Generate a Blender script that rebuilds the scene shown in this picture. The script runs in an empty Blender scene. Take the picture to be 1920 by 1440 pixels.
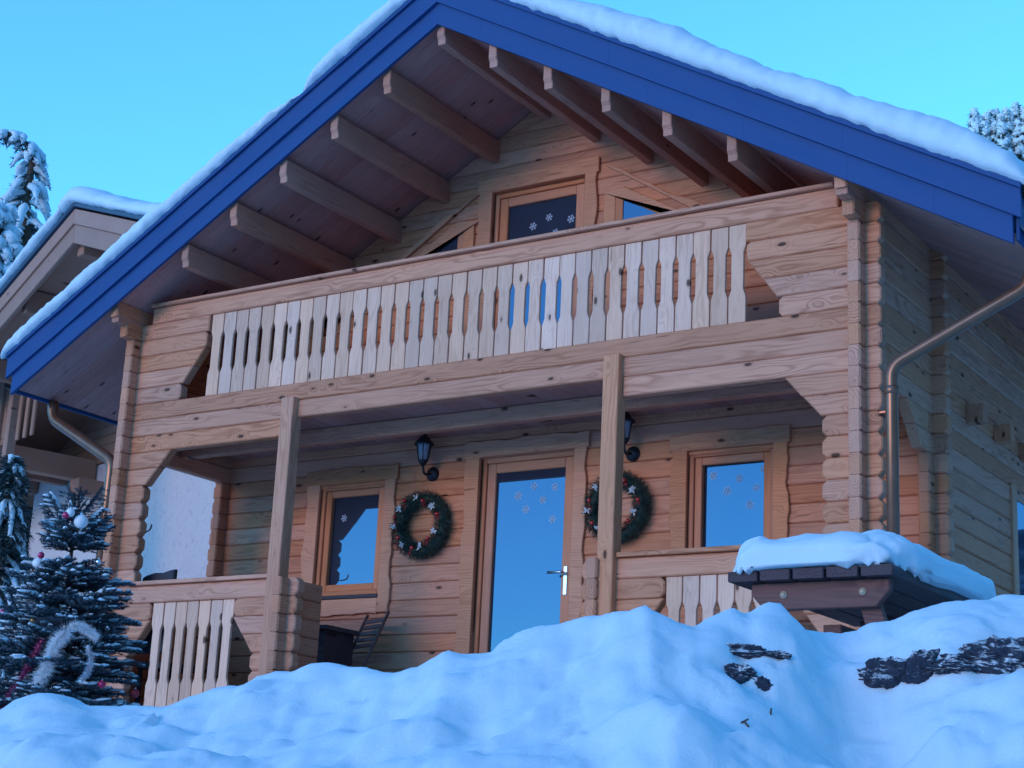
import bpy, math, random
from mathutils import Vector, Matrix, noise
R = math.radians
rnd = random.Random(7)
SC = bpy.context.scene
COL = SC.collection

# ------------------------------------------------------------------ camera
F_PX = 3175.98
CAM = Vector((7.3446, -10.1086, -4.4571))
_y, _p, _r = 0.5866, 0.2691, 0.0494
FW = Vector((-math.sin(_y) * math.cos(_p), math.cos(_y) * math.cos(_p), math.sin(_p)))
_rt = Vector((math.cos(_y), math.sin(_y), 0)); _up = _rt.cross(FW)
RT = _rt * math.cos(_r) + _up * math.sin(_r)
UP = _up * math.cos(_r) - _rt * math.sin(_r)
cam = bpy.data.cameras.new('camera'); camo = bpy.data.objects.new('camera', cam); COL.objects.link(camo)
cam.sensor_width = 36; cam.lens = F_PX / 1920 * 36; cam.clip_start = .1; cam.clip_end = 3000
M = Matrix((RT, UP, -FW)).transposed().to_4x4(); M.translation = CAM
camo.matrix_world = M
SC.camera = camo

# ------------------------------------------------------------------ light
FILL_DIR = Vector((-.24, -.97, .19)).normalized()        # towards the light
w = bpy.data.worlds.new('World'); SC.world = w; w.use_nodes = True
nt = w.node_tree; nt.nodes.clear()
sky = nt.nodes.new('ShaderNodeTexSky'); sky.sky_type = 'NISHITA'; sky.sun_disc = False
sky.sun_elevation = math.asin(FILL_DIR.z); sky.sun_rotation = math.atan2(FILL_DIR.x, FILL_DIR.y)
sky.altitude = 1200; sky.air_density = 1.0; sky.dust_density = 0.0; sky.ozone_density = 3.0
tint = nt.nodes.new('ShaderNodeMix'); tint.data_type = 'RGBA'; tint.blend_type = 'MULTIPLY'
tint.inputs[0].default_value = 1; tint.inputs[7].default_value = (2.15, 4.8, 6.0, 1)
bg = nt.nodes.new('ShaderNodeBackground'); bg.inputs[1].default_value = .13
ow = nt.nodes.new('ShaderNodeOutputWorld')
nt.links.new(sky.outputs[0], tint.inputs[6]); nt.links.new(tint.outputs[2], bg.inputs[0]); nt.links.new(bg.outputs[0], ow.inputs[0])
sl = bpy.data.lights.new('bounce_fill', 'SUN'); so = bpy.data.objects.new('bounce_fill', sl); COL.objects.link(so)
sl.energy = 1.1; sl.angle = R(18); sl.color = (1, .50, .27)  # warm fill lamp standing in for light bounced off sunlit slopes
so.rotation_euler = FILL_DIR.to_track_quat('Z', 'Y').to_euler(); so.location = FILL_DIR * 40
SC.view_settings.view_transform = 'Standard'; SC.view_settings.look = 'None'
SC.view_settings.gamma = 1; SC.view_settings.use_curve_mapping = False
SC.view_settings.exposure = -0.35

# ------------------------------------------------------------------ pixel helpers (directions of the 1920 x 1440 photograph)
def ray(px, py): return FW + RT * ((px - 960) / F_PX) - UP * ((py - 720) / F_PX)
def at(px, py, t): return CAM + ray(px, py) * t
def onY(px, py, Y): d = ray(px, py); return CAM + d * ((Y - CAM.y) / d.y)

# ------------------------------------------------------------------ mesh helpers
def tag(o, label=None, cat=None, group=None, kind=None):
    if label: o['label'] = label
    if cat: o['category'] = cat
    if group: o['group'] = group
    if kind: o['kind'] = kind
    return o
def empty(name, loc, label, cat, group=None):
    o = bpy.data.objects.new(name, None); COL.objects.link(o); o.location = loc; o.empty_display_size = .2
    return tag(o, label, cat, group)
_W = {}
def put(name, me, mat, parent=None, loc=(0, 0, 0), rot=(0, 0, 0), scale=None):
    o = bpy.data.objects.new(name, me); COL.objects.link(o)
    if mat and not me.materials: me.materials.append(mat)
    loc = Vector(loc)
    if parent:
        o.parent = parent
        loc = loc - _org(parent)
    o.location = loc; o.rotation_euler = rot
    if scale: o.scale = scale
    return o
def _org(o):
    v = Vector(o.location)
    while o.parent: o = o.parent; v += Vector(o.location)
    return v                                                  # parents are never rotated or scaled
def mesh(vs, fs, smooth=False, name='m'):
    me = bpy.data.meshes.new(name); me.from_pydata([tuple(v) for v in vs], [], fs); me.update()
    if smooth: me.polygons.foreach_set('use_smooth', [True] * len(me.polygons))
    return me
def inset(pl, b):
    n = len(pl); out = []
    for i in range(n):
        p0, p1, p2 = Vector(pl[i - 1]), Vector(pl[i]), Vector(pl[(i + 1) % n])
        a = (p1 - p0).normalized(); c = (p2 - p1).normalized()
        na = Vector((-a.y, a.x)); nc = Vector((-c.y, c.x))
        m = na + nc
        if m.length < 1e-6: m = na
        m.normalize(); d = b / max(.35, m.dot(na))
        out.append(p1 + m * d)
    return out
def slab(pl, T, b=.006, both=True):
    """outline (x,z) counter-clockwise seen from -y, front at y=0, back at y=T, bevelled rims"""
    a = sum(pl[i - 1][0] * pl[i][1] - pl[i][0] * pl[i - 1][1] for i in range(len(pl)))
    if a < 0: pl = pl[::-1]
    n = len(pl); ins = inset(pl, b); vs = []; fs = []
    rings = [(ins, 0), (pl, b), (pl, T - b if both else T)] + ([(ins, T)] if both else [])
    for r, y in rings: vs += [(q[0], y, q[1]) for q in r]
    fs.append(list(range(n)))
    for k in range(len(rings) - 1):
        for i in range(n):
            j = (i + 1) % n
            fs.append([k * n + i, k * n + n + i, k * n + n + j, k * n + j])
    fs.append([(len(rings) - 1) * n + i for i in range(n)][::-1])
    return mesh(vs, fs)
def rect(x0, x1, z0, z1): return [(x0, z0), (x1, z0), (x1, z1), (x0, z1)]
_bc = {}
def boxm(sx, sy, sz, b=.004):
    k = (round(sx, 4), round(sy, 4), round(sz, 4), b)
    if k not in _bc: _bc[k] = slab(rect(-sx / 2, sx / 2, -sz / 2, sz / 2), sy, min(b, sx / 3, sy / 3, sz / 3))
    return _bc[k]
def box(name, x0, x1, y0, y1, z0, z1, mat, parent=None, b=.004):
    """axis-aligned box; grain runs along its longest side"""
    sx, sy, sz = x1 - x0, y1 - y0, z1 - z0
    c = ((x0 + x1) / 2, (y0 + y1) / 2, (z0 + z1) / 2)
    if sx >= sy and sx >= sz:
        me = boxm(sx, sy, sz, b); rot = (0, 0, 0); off = Vector((0, -sy / 2, 0))
    elif sz >= sy:
        me = boxm(sz, sy, sx, b); rot = (0, -math.pi / 2, 0); off = Vector((0, -sy / 2, 0))
    else:
        me = boxm(sy, sx, sz, b); rot = (0, 0, math.pi / 2); off = Vector((sx / 2, 0, 0))
    key = (me.name, mat.name)
    if me.materials and me.materials[0] != mat:
        if key not in _W: m2 = me.copy(); m2.materials.clear(); _W[key] = m2
        me = _W[key]
    return put(name, me, mat, parent, Vector(c) + off, rot)
def tube(pts, rad, n=10, cap=True):
    pts = [Vector(p) for p in pts]; vs = []; fs = []
    rad = rad if isinstance(rad, (list, tuple)) else [rad] * len(pts)
    prev = None
    for i, p in enumerate(pts):
        d = (pts[min(i + 1, len(pts) - 1)] - pts[max(i - 1, 0)]).normalized()
        if prev is None: u = d.orthogonal().normalized()
        else: u = (prev - d * prev.dot(d)).normalized()
        prev = u; v = d.cross(u)
        for k in range(n):
            a = 2 * math.pi * k / n; vs.append(p + (u * math.cos(a) + v * math.sin(a)) * rad[i])
    for i in range(len(pts) - 1):
        for k in range(n):
            j = (k + 1) % n; fs.append([i * n + k, i * n + j, i * n + n + j, i * n + n + k])
    if cap: fs.append(list(range(n))[::-1]); fs.append([(len(pts) - 1) * n + k for k in range(n)])
    return mesh(vs, fs, True)
def lathe(prof, n=16, caps=True):
    vs = []; fs = []
    for r, z in prof:
        for k in range(n):
            a = 2 * math.pi * k / n; vs.append((r * math.cos(a), r * math.sin(a), z))
    for i in range(len(prof) - 1):
        for k in range(n):
            j = (k + 1) % n; fs.append([i * n + k, i * n + j, i * n + n + j, i * n + n + k])
    if caps: fs.append(list(range(n))[::-1]); fs.append([(len(prof) - 1) * n + k for k in range(n)])
    return mesh(vs, fs, True)
def sphere(r, n=12, m=8): return lathe([(max(1e-4, r * math.sin(math.pi * i / m)), -r * math.cos(math.pi * i / m)) for i in range(m + 1)], n, False)
def bend(p, q, r, k=6):
    """points of a rounded polyline corner list"""
    return [p.lerp(q, i / k) for i in range(k + 1)]
def roundpath(P, rad=.12, k=7):
    P = [Vector(p) for p in P]; out = [P[0]]
    for i in range(1, len(P) - 1):
        a = (P[i - 1] - P[i]).normalized(); b = (P[i + 1] - P[i]).normalized()
        s = P[i] + a * rad; e = P[i] + b * rad
        for j in range(k + 1):
            t = j / k; out.append((s * (1 - t) + P[i] * t) * (1 - t) + (P[i] * (1 - t) + e * t) * t)
    out.append(P[-1]); return out
def fbm(p, o=4): return noise.fractal(p, 1.0, 2.0, o)          # roughly -1..1
def sstep(a, b, x):
    t = max(0., min(1., (x - a) / (b - a))); return t * t * (3 - 2 * t)

# ------------------------------------------------------------------ materials
def newmat(name):
    m = bpy.data.materials.new(name); m.use_nodes = True; n = m.node_tree; n.nodes.clear()
    o = n.nodes.new('ShaderNodeOutputMaterial'); b = n.nodes.new('ShaderNodeBsdfPrincipled')
    n.links.new(b.outputs[0], o.inputs[0]); return m, n, b
class NB:
    def __init__(s, n): s.n = n
    def node(s, t, **k):
        x = s.n.nodes.new(t)
        for a, v in k.items(): setattr(x, a, v)
        return x
    def L(s, a, b): s.n.links.new(a, b)
    def math(s, op, a, b=None, c=None, clamp=False):
        x = s.node('ShaderNodeMath', operation=op, use_clamp=clamp)
        for i, v in enumerate((a, b, c)):
            if v is None: continue
            if isinstance(v, (int, float)): x.inputs[i].default_value = v
            else: s.L(v, x.inputs[i])
        return x.outputs[0]
    def vmath(s, op, a, b):
        x = s.node('ShaderNodeVectorMath', operation=op)
        for i, v in enumerate((a, b)):
            if isinstance(v, tuple): x.inputs[i].default_value = v
            else: s.L(v, x.inputs[i])
        return x.outputs[0]
    def ss(s, v, a, b):
        x = s.node('ShaderNodeMapRange', interpolation_type='SMOOTHSTEP'); s.L(v, x.inputs[0])
        x.inputs[1].default_value = a; x.inputs[2].default_value = b; return x.outputs[0]
    def noise(s, v, sc, det=2, rough=.5):
        x = s.node('ShaderNodeTexNoise'); s.L(v, x.inputs['Vector']); x.inputs['Scale'].default_value = sc
        x.inputs['Detail'].default_value = det; x.inputs['Roughness'].default_value = rough; return x.outputs[0]
    def mix(s, f, a, b, bl='MIX'):
        x = s.node('ShaderNodeMix', data_type='RGBA', blend_type=bl)
        for i, v in ((0, f), (6, a), (7, b)):
            if isinstance(v, (int, float)): x.inputs[i].default_value = v
            elif isinstance(v, tuple): x.inputs[i].default_value = (*v, 1)[:4]
            else: s.L(v, x.inputs[i])
        return x.outputs[2]
def pine(name, light, dark, knotc, ringamt=.55, knots=.5, rough=.62, var=.22, pitch=.017, bump=.25):
    m, n, b = newmat(name); g = NB(n)
    tc = g.node('ShaderNodeTexCoord').outputs['Object']; rn = g.node('ShaderNodeObjectInfo').outputs['Random']
    cb = g.node('ShaderNodeCombineXYZ'); g.L(g.math('MULTIPLY', rn, 71.), cb.inputs[0]); g.L(g.math('MULTIPLY', rn, 13.), cb.inputs[1]); g.L(g.math('MULTIPLY', rn, 37.), cb.inputs[2])
    P = g.vmath('ADD', tc, cb.outputs[0])
    low = g.noise(g.vmath('MULTIPLY', P, (.9, 5., 5.)), 1.6, 2)
    vo = g.node('ShaderNodeTexVoronoi', feature='F1', voronoi_dimensions='3D')
    g.L(g.vmath('MULTIPLY', P, (3.5, 1.5, 8.)), vo.inputs['Vector']); vo.inputs['Scale'].default_value = 1.0
    dk = vo.outputs['Distance']; sp = g.node('ShaderNodeSeparateColor'); g.L(vo.outputs['Color'], sp.inputs[0])
    gate = g.math('LESS_THAN', sp.outputs[0], knots)
    se = g.node('ShaderNodeSeparateXYZ'); g.L(tc, se.inputs[0])
    cz = g.math('MULTIPLY', g.math('SUBTRACT', g.math('FRACT', g.math('MULTIPLY', rn, 17.3)), .5), .13)
    cy = g.math('ADD', .035, g.math('MULTIPLY', g.math('FRACT', g.math('MULTIPLY', rn, 7.7)), .10))
    dy = g.math('SUBTRACT', se.outputs[1], cy); dz = g.math('SUBTRACT', se.outputs[2], cz)
    r = g.math('SQRT', g.math('ADD', g.math('MULTIPLY', dy, dy), g.math('MULTIPLY', dz, dz)))
    r = g.math('ADD', r, g.math('MULTIPLY', low, .11))
    kin = g.math('MULTIPLY', g.ss(dk, .42, .0), gate)
    r = g.math('ADD', r, g.math('MULTIPLY', kin, .055))
    ring = g.math('ADD', g.math('MULTIPLY', g.math('SINE', g.math('MULTIPLY', r, 2 * math.pi / pitch)), .5), .5)
    ring = g.math('POWER', ring, 2.2)
    patch = g.ss(g.noise(g.vmath('MULTIPLY', P, (1.1, 3., 3.)), 1.5, 1), .35, .62)
    ring = g.math('MULTIPLY', ring, g.math('ADD', .3, g.math('MULTIPLY', patch, .7)))
    streak = g.noise(g.vmath('MULTIPLY', P, (2.5, 60., 60.)), 1., 3, .6)
    fac = g.math('ADD', g.math('MULTIPLY', ring, ringamt), g.math('MULTIPLY', g.math('SUBTRACT', streak, .4), .8), clamp=True)
    c = g.mix(fac, light, dark)
    halo = g.math('MULTIPLY', g.math('MULTIPLY', g.ss(dk, .24, .08), gate), .45)
    c = g.mix(halo, c, dark)
    kn = g.noise(P, 60, 2)
    km = g.math('MULTIPLY', g.ss(g.math('ADD', dk, g.math('MULTIPLY', g.math('SUBTRACT', kn, .5), .07)), .135, .085), gate)
    c = g.mix(g.math('MULTIPLY', km, .9), c, knotc)
    # drying checks
    ck = g.noise(g.vmath('MULTIPLY', P, (1.6, 30., 26.)), 1., 4, .55)
    cm = g.ss(ck, .70, .73); c = g.mix(g.math('MULTIPLY', cm, .55), c, knotc)
    stain = g.noise(P, 1.7, 3, .6)
    hs = g.node('ShaderNodeHueSaturation'); g.L(c, hs.inputs['Color'])
    rv = g.math('FRACT', g.math('MULTIPLY', rn, 91.7))
    g.L(g.math('ADD', g.math('ADD', 1 - var / 2 - .14, g.math('MULTIPLY', rv, var)), g.math('MULTIPLY', stain, .28)), hs.inputs['Value'])
    g.L(g.math('ADD', .92, g.math('MULTIPLY', g.math('FRACT', g.math('MULTIPLY', rn, 53.1)), .16)), hs.inputs['Saturation'])
    g.L(hs.outputs[0], b.inputs['Base Color']); b.inputs['Roughness'].default_value = rough
    b.inputs['Specular IOR Level'].default_value = .25
    bp = g.node('ShaderNodeBump'); bp.inputs['Strength'].default_value = bump; bp.inputs['Distance'].default_value = .004
    g.L(g.math('SUBTRACT', g.math('MULTIPLY', streak, .6), g.math('ADD', g.math('MULTIPLY', ring, .3), cm)), bp.inputs['Height']); g.L(bp.outputs[0], b.inputs['Normal'])
    return m
def plain(name, col, rough=.5, metal=0, spec=.5, nz=0, nscale=20, bump=0, bscale=60, coat=0):
    m, n, b = newmat(name); g = NB(n)
    tc = g.node('ShaderNodeTexCoord').outputs['Object']
    if nz:
        f = g.noise(tc, nscale, 4, .6); c = g.mix(f, tuple(x * (1 - nz) for x in col), tuple(min(1, x * (1 + nz)) for x in col)); g.L(c, b.inputs['Base Color'])
    else: b.inputs['Base Color'].default_value = (*col, 1)
    b.inputs['Roughness'].default_value = rough; b.inputs['Metallic'].default_value = metal; b.inputs['Specular IOR Level'].default_value = spec
    b.inputs['Coat Weight'].default_value = coat
    if bump:
        bp = g.node('ShaderNodeBump'); bp.inputs['Strength'].default_value = bump; bp.inputs['Distance'].default_value = .01
        g.L(g.noise(tc, bscale, 4, .65), bp.inputs['Height']); g.L(bp.outputs[0], b.inputs['Normal'])
    return m
M_LOG = pine('pine_log', (.69, .305, .178), (.39, .138, .070), (.05, .018, .012), ringamt=.62, knots=.75, pitch=.019)
M_WALL = pine('pine_sheltered', (.67, .280, .160), (.41, .140, .074), (.05, .02, .012), ringamt=.55, knots=.7, pitch=.019)
M_SLAT = pine('pine_slat', (.87, .508, .345), (.59, .298, .190), (.07, .032, .018), ringamt=.45, knots=.85, pitch=.015, var=.3)
M_TRIM = pine('pine_trim', (.69, .312, .175), (.44, .165, .082), (.07, .025, .014), ringamt=.5, knots=.75, pitch=.018)
M_PURL = pine('pine_purlin', (.57, .265, .182), (.37, .146, .098), (.06, .022, .014), ringamt=.5, knots=.45)
M_SOF = pine('pine_soffit', (.55, .257, .215), (.37, .152, .13), (.05, .02, .012), ringamt=.4, knots=.65)
M_FRAME = pine('pine_frame', (.64, .265, .145), (.46, .155, .075), (.10, .04, .02), ringamt=.3, knots=.12)
M_OLD = pine('table_wood', (.19, .085, .07), (.075, .038, .04), (.025, .012, .01), ringamt=.6, knots=.4, bump=.5)
M_OLDD = pine('weathered_plank', (.085, .055, .06), (.035, .025, .032), (.02, .012, .014), ringamt=.6, knots=.4, bump=.5)
M_NWOOD = pine('neighbour_wood', (.42, .22, .155), (.28, .135, .09), (.09, .05, .04), ringamt=.3, knots=.3)
M_BLUE = plain('blue_grey_metal', (.020, .076, .215), .6, 0, .2, nz=.05, nscale=3, bump=.2, bscale=1.3)
M_ROOF = plain('roof_metal', (.04, .08, .13), .5)
M_COPPER = plain('patinated_copper', (.27, .125, .075), .32, .6, .5, nz=.25, nscale=9)
M_STEEL = plain('steel', (.72, .72, .74), .28, 1)
M_BRASS = plain('brass', (.70, .52, .34), .4, .3)
M_IRON = plain('black_iron', (.018, .020, .028), .42, .2)
M_DARK = plain('dark_plastic_shade', (.02, .025, .04), .6)  # chair plastic, also the painted shade below the windows and in the neighbour's recess
M_ROCK = None
M_RED = plain('red_berry', (.50, .02, .02), .25, coat=.5)
M_RIB = plain('red_ribbon', (.36, .02, .03), .55)
M_FROST = plain('frosted_leaf', (.50, .52, .53), .7)
M_STICK = plain('sticker_white', (.52, .64, .80), .8)
M_TRUNK = plain('bark', (.10, .065, .045), .9, nz=.4, nscale=20, bump=.6)
M_NEED = plain('spruce_needles', (.040, .068, .088), .6, nz=.45, nscale=5)
M_WREATH = plain('wreath_needles', (.022, .055, .042), .6, nz=.5, nscale=12)
M_FARN = plain('far_needles', (.045, .075, .075), .8, nz=.4, nscale=2)
M_PINK = plain('pink_bauble', (.55, .015, .10), .18, .3, coat=.6)
M_SILV = plain('silver_bauble', (.80, .78, .78), .12, 1)
M_WHITEB = plain('white_bauble', (.82, .82, .82), .35)
M_GOLD = plain('gold_bauble', (.62, .38, .16), .25, .7)
M_TINS = plain('white_tinsel', (.94, .95, .96), .4)
M_TPINK = plain('pink_tinsel', (.40, .05, .16), .3, .3)
M_TSILV = plain('silver_tinsel', (.8, .8, .84), .2, .9)
def snowmat():
    m, n, b = newmat('snow'); g = NB(n); geo = g.node('ShaderNodeNewGeometry').outputs['Position']
    c = g.mix(g.noise(geo, 3., 4, .6), (.62, .755, .81), (.70, .83, .88)); g.L(c, b.inputs['Base Color'])
    b.inputs['Roughness'].default_value = .75; b.inputs['Specular IOR Level'].default_value = .15
    bp = g.node('ShaderNodeBump'); bp.inputs['Strength'].default_value = .3; bp.inputs['Distance'].default_value = .010
    h = g.math('ADD', g.noise(geo, 70, 5, .7), g.math('MULTIPLY', g.noise(geo, 9, 3, .5), 1.5))
    g.L(h, bp.inputs['Height']); g.L(bp.outputs[0], b.inputs['Normal']); return m
M_SNOW = snowmat()
def rockmat():
    m, n, b = newmat('dark_rock'); g = NB(n); geo = g.node('ShaderNodeNewGeometry').outputs['Position']
    f = g.noise(geo, 18, 5, .7); c = g.mix(f, (.010, .016, .032), (.045, .055, .085))
    sep = g.node('ShaderNodeSeparateXYZ'); g.L(g.node('ShaderNodeNewGeometry').outputs['True Normal'], sep.inputs[0])
    sn = g.ss(g.math('ADD', g.math('ADD', g.noise(geo, 26, 5, .75), g.math('MULTIPLY', g.noise(geo, 8, 2), .5)), g.math('MULTIPLY', sep.outputs[2], .18)), .80, .98)
    c = g.mix(sn, c, (.69, .71, .72)); g.L(c, b.inputs['Base Color']); b.inputs['Roughness'].default_value = .85
    bp = g.node('ShaderNodeBump'); bp.inputs['Strength'].default_value = .9; bp.inputs['Distance'].default_value = .03; g.L(f, bp.inputs['Height']); g.L(bp.outputs[0], b.inputs['Normal']); return m
M_ROCK = rockmat()
def stuccomat():
    m, n, b = newmat('white_stucco'); g = NB(n); geo = g.node('ShaderNodeNewGeometry').outputs['Position']
    f = g.noise(geo, 14, 5, .7); sp = g.ss(g.noise(g.vmath('MULTIPLY', geo, (1, 1, .9)), 13, 4, .65), .57, .68)
    c = g.mix(f, (.62, .52, .50), (.78, .67, .64)); c = g.mix(g.math('MULTIPLY', sp, .5), c, (.42, .35, .36)); g.L(c, b.inputs['Base Color'])
    b.inputs['Roughness'].default_value = .9
    bp = g.node('ShaderNodeBump'); bp.inputs['Strength'].default_value = .7; bp.inputs['Distance'].default_value = .03; g.L(f, bp.inputs['Height']); g.L(bp.outputs[0], b.inputs['Normal']); return m
M_STUC = stuccomat()
def glassmat():
    m = bpy.data.materials.new('window_glass'); m.use_nodes = True; n = m.node_tree; n.nodes.clear(); g = NB(n)
    o = g.node('ShaderNodeOutputMaterial'); mx = g.node('ShaderNodeMixShader')
    d = g.node('ShaderNodeBsdfDiffuse'); d.inputs[0].default_value = (.035, .045, .075, 1)
    gl = g.node('ShaderNodeBsdfGlossy'); gl.inputs['Roughness'].default_value = .015; gl.inputs[0].default_value = (.45, .70, 1, 1)
    geo = g.node('ShaderNodeNewGeometry').outputs['Position']
    bp = g.node('ShaderNodeBump'); bp.inputs['Strength'].default_value = .02; bp.inputs['Distance'].default_value = .02
    g.L(g.noise(geo, 2.5, 1), bp.inputs['Height']); g.L(bp.outputs[0], gl.inputs['Normal'])
    mx.inputs[0].default_value = .145
    g.L(d.outputs[0], mx.inputs[1]); g.L(gl.outputs[0], mx.inputs[2]); g.L(mx.outputs[0], o.inputs[0]); return m
M_GLASS = glassmat()

# ------------------------------------------------------------------ ground: one snow sheet (bank in front of the terrace)
FH = Vector((FW.x, FW.y, 0)).normalized(); RH = Vector((FH.y, -FH.x, 0))
CREST = [(-200, 1335), (0, 1330), (30, 1300), (75, 1287), (130, 1295), (170, 1314), (255, 1314), (310, 1320), (370, 1296), (420, 1281), (460, 1279), (490, 1256), (520, 1248),
         (550, 1250), (590, 1235), (640, 1241), (680, 1239), (735, 1252), (780, 1245), (815, 1228), (840, 1213), (870, 1219), (915, 1217), (950, 1190), (985, 1169), (1010, 1162), (1050, 1159),
         (1100, 1145), (1160, 1135), (1210, 1130), (1230, 1145), (1270, 1160), (1300, 1164), (1330, 1146), (1372, 1131), (1395, 1143), (1440, 1125), (1460, 1125), (1480, 1150), (1500, 1174),
         (1570, 1183), (1610, 1174), (1626, 1158), (1665, 1153), (1720, 1134), (1780, 1121), (1850, 1114), (1880, 1104), (1920, 1107), (2100, 1095), (2300, 1110)]
_cr = []
for px, py in CREST:
    t = 6.25 + .25 * math.sin(px * .0041) + .12 * math.sin(px * .013 + 1)
    q = at(px, py, t) - CAM; _cr.append((q.dot(RH), q.dot(FH), q.z + CAM.z))
def crest(u):
    if u <= _cr[0][0]: return _cr[0][1], _cr[0][2] - .05 * min(4, _cr[0][0] - u)
    for a, b in zip(_cr, _cr[1:]):
        if u <= b[0]:
            k = (u - a[0]) / max(1e-6, b[0] - a[0]); k = k * .5 + .5 * k * k * (3 - 2 * k)
            return a[1] + (b[1] - a[1]) * k, a[2] + (b[2] - a[2]) * k
    return _cr[-1][1], _cr[-1][2]
def crest_s(u):
    ws = [(-.12, 1), (-.06, 2), (0, 3), (.06, 2), (.12, 1)]
    s = 0; W = 0
    for o, q in ws: c = crest(u + o); s += c[1] * q; W += q
    return s / W
PITS = []
_cl = {}; _rc = random.Random(21)
for _i in range(900):                                     # clods of thrown-up snow on the bank
    cu, cv_, cr = _rc.uniform(-2.8, 3.2), _rc.uniform(4.6, 6.9), .045 + .20 * _rc.random() ** 2.6
    for gi in range(int((cu - cr) // .25), int((cu + cr) // .25) + 1):
        for gj in range(int((cv_ - cr) // .25), int((cv_ + cr) // .25) + 1): _cl.setdefault((gi, gj), []).append((cu, cv_, cr, cr * _rc.uniform(.10, .30)))
def clods(u, v):
    best = 0; s_ = 0
    for cu, cv_, cr, ch_ in _cl.get((int(u // .25), int(v // .25)), ()):
        q = ((u - cu) ** 2 + (v - cv_) ** 2) / (cr * cr)
        if q < 1: k = ch_ * (1 - q) ** .75; best = max(best, k); s_ += k
    return best * .75 + s_ * .18
def ground_z(x, y, fine=True):
    d = Vector((x, y, 0)) - Vector((CAM.x, CAM.y, 0)); u = d.dot(RH); v = d.dot(FH)
    uu = max(-6., min(6., u))
    dc, zc = crest(uu); zs = crest_s(uu)
    D = dc - v
    p = Vector((x, y, 0))
    big = fbm(Vector((u * 1.0, v * 1.0, 3.1)), 2) * .14 + .02
    if D > 0:
        k = sstep(0, .30, D)
        z = (zc * (1 - k) + zs * k) - (math.sqrt(D * D + .0025) - .05) * (.50 + .10 * math.sin(u * 1.7)) + (big - .02) * sstep(.0, .5, D)
        z = max(z, -6.05 + .1 * fbm(p * .3, 3)) if D < 8 else -6.05 + .1 * fbm(p * .3, 3)
    else:
        terr = -3.86 if u > 0 else -3.86 - .12 * min(3, -u)
        k = sstep(0, 1.3, -D)
        z = zc + (min(terr, zc) - zc) * k + big * .3 * sstep(.2, .8, -D)
        far = max(abs(x) - 14, y - 12, 0)
        z -= 0
        if far > 0: z += .10 * min(far, 60) * (1 if (x < -14 or y > 12) else 0) * .5
    if fine:
        q3 = Vector((x, y, z * 1.2)); wq = Vector((fbm(q3 * 2.3, 2), fbm(q3 * 2.3 + Vector((5, 0, 0)), 2), 0)) * .12
        lump = abs(noise.noise((q3 + wq) * 2.6)) * .075 + abs(noise.noise((q3 + wq) * 6.3 + Vector((3, 1, 0)))) * .032 + abs(noise.noise((q3 + wq) * 15)) * .012
        z += (lump - .045) * (.35 + .65 * sstep(.02, .35, abs(D))) + fbm(Vector((x * 34, y * 34, 5.)), 2) * .004 + clods(u + wq.x * .5, v + wq.y * .5) * sstep(.0, .28, D) - .012
    for c, r, h in PITS:
        q = ((x - c.x) ** 2 + (y - c.y) ** 2) / (r * r)
        if q < 4: z -= h * math.exp(-q * 1.6)
    return z
def hit(px, py):
    d = ray(px, py); t = 3.
    while t < 9:
        q = CAM + d * t
        if q.z < ground_z(q.x, q.y): return q, t
        t += .01
    return CAM + d * 6, 6
rocks_px = [(1392, 1218, .095), (1385, 1262, .075), (1430, 1286, .035), (1455, 1224, .045), (1682, 1262, .115), (1738, 1250, .085), (1850, 1236, .13), (1910, 1230, .15), (1790, 1248, .075)]
rockpos = [(hit(a, b)[0], s) for a, b, s in rocks_px]
for q, s in rockpos: PITS.append((q - FH * .02, s * .8, .035))
def axis(fine0, fine1, st, lo, hi, g=1.16):
    a = [fine0 + st * i for i in range(int((fine1 - fine0) / st) + 1)]
    s = st; v = a[-1]
    while v < hi: s *= g; v += s; a.append(v)
    s = st; v = a[0]; pre = []
    while v > lo: s *= g; v -= s; pre.append(v)
    return pre[::-1] + a
U = axis(-2.6, 3.0, .022, -420, 420, 1.14); V = axis(4.2, 7.0, .022, -300, 700, 1.14)
vs = []; fs = []
for v in V:
    for u in U:
        q = CAM + RH * u + FH * v; z = ground_z(q.x, q.y, abs(u) < 4 and 3 < v < 9); vs.append((q.x, q.y, z))
nu = len(U)
for j in range(len(V) - 1):
    for i in range(nu - 1): fs.append([j * nu + i, j * nu + i + 1, j * nu + nu + i + 1, j * nu + nu + i])
gr = put('snowy_ground', mesh(vs, fs, True), M_SNOW)
tag(gr, 'deep snow bank and snow covered ground in front of the chalet', 'ground', kind='structure')

# unseen wooded mountains, added and shaped to block low sky light
def mountmat():
    m, n, b = newmat('snowy_forest'); g = NB(n); geo = g.node('ShaderNodeNewGeometry').outputs['Position']
    f = g.ss(g.math('ADD', g.noise(geo, .05, 5, .7), g.math('MULTIPLY', g.noise(geo, .012, 2), .5)), .70, .86)
    g.L(g.mix(f, (.045, .06, .06), (.62, .64, .66)), b.inputs['Base Color']); b.inputs['Roughness'].default_value = .9; return m
M_MOUNT = mountmat()
mv = []; mf = []; MN = 144
def ridge_el(a):
    """ridge elevation in degrees seen from the chalet; a clockwise from +Y"""
    d = lambda c: abs((a - c + 180) % 360 - 180)
    e_ = 9 + 2.5 * math.sin(R(a * 3)) + 1.3 * math.sin(R(a * 11) + 1)
    e_ += 46 * math.exp(-(d(94) / 42) ** 2)                     # raised out of view to darken the right side wall
    return max(2.5, e_ - 7 * math.exp(-(d(190) / 30) ** 2))  # lowered in front so the low warm lamp gets over it
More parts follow.
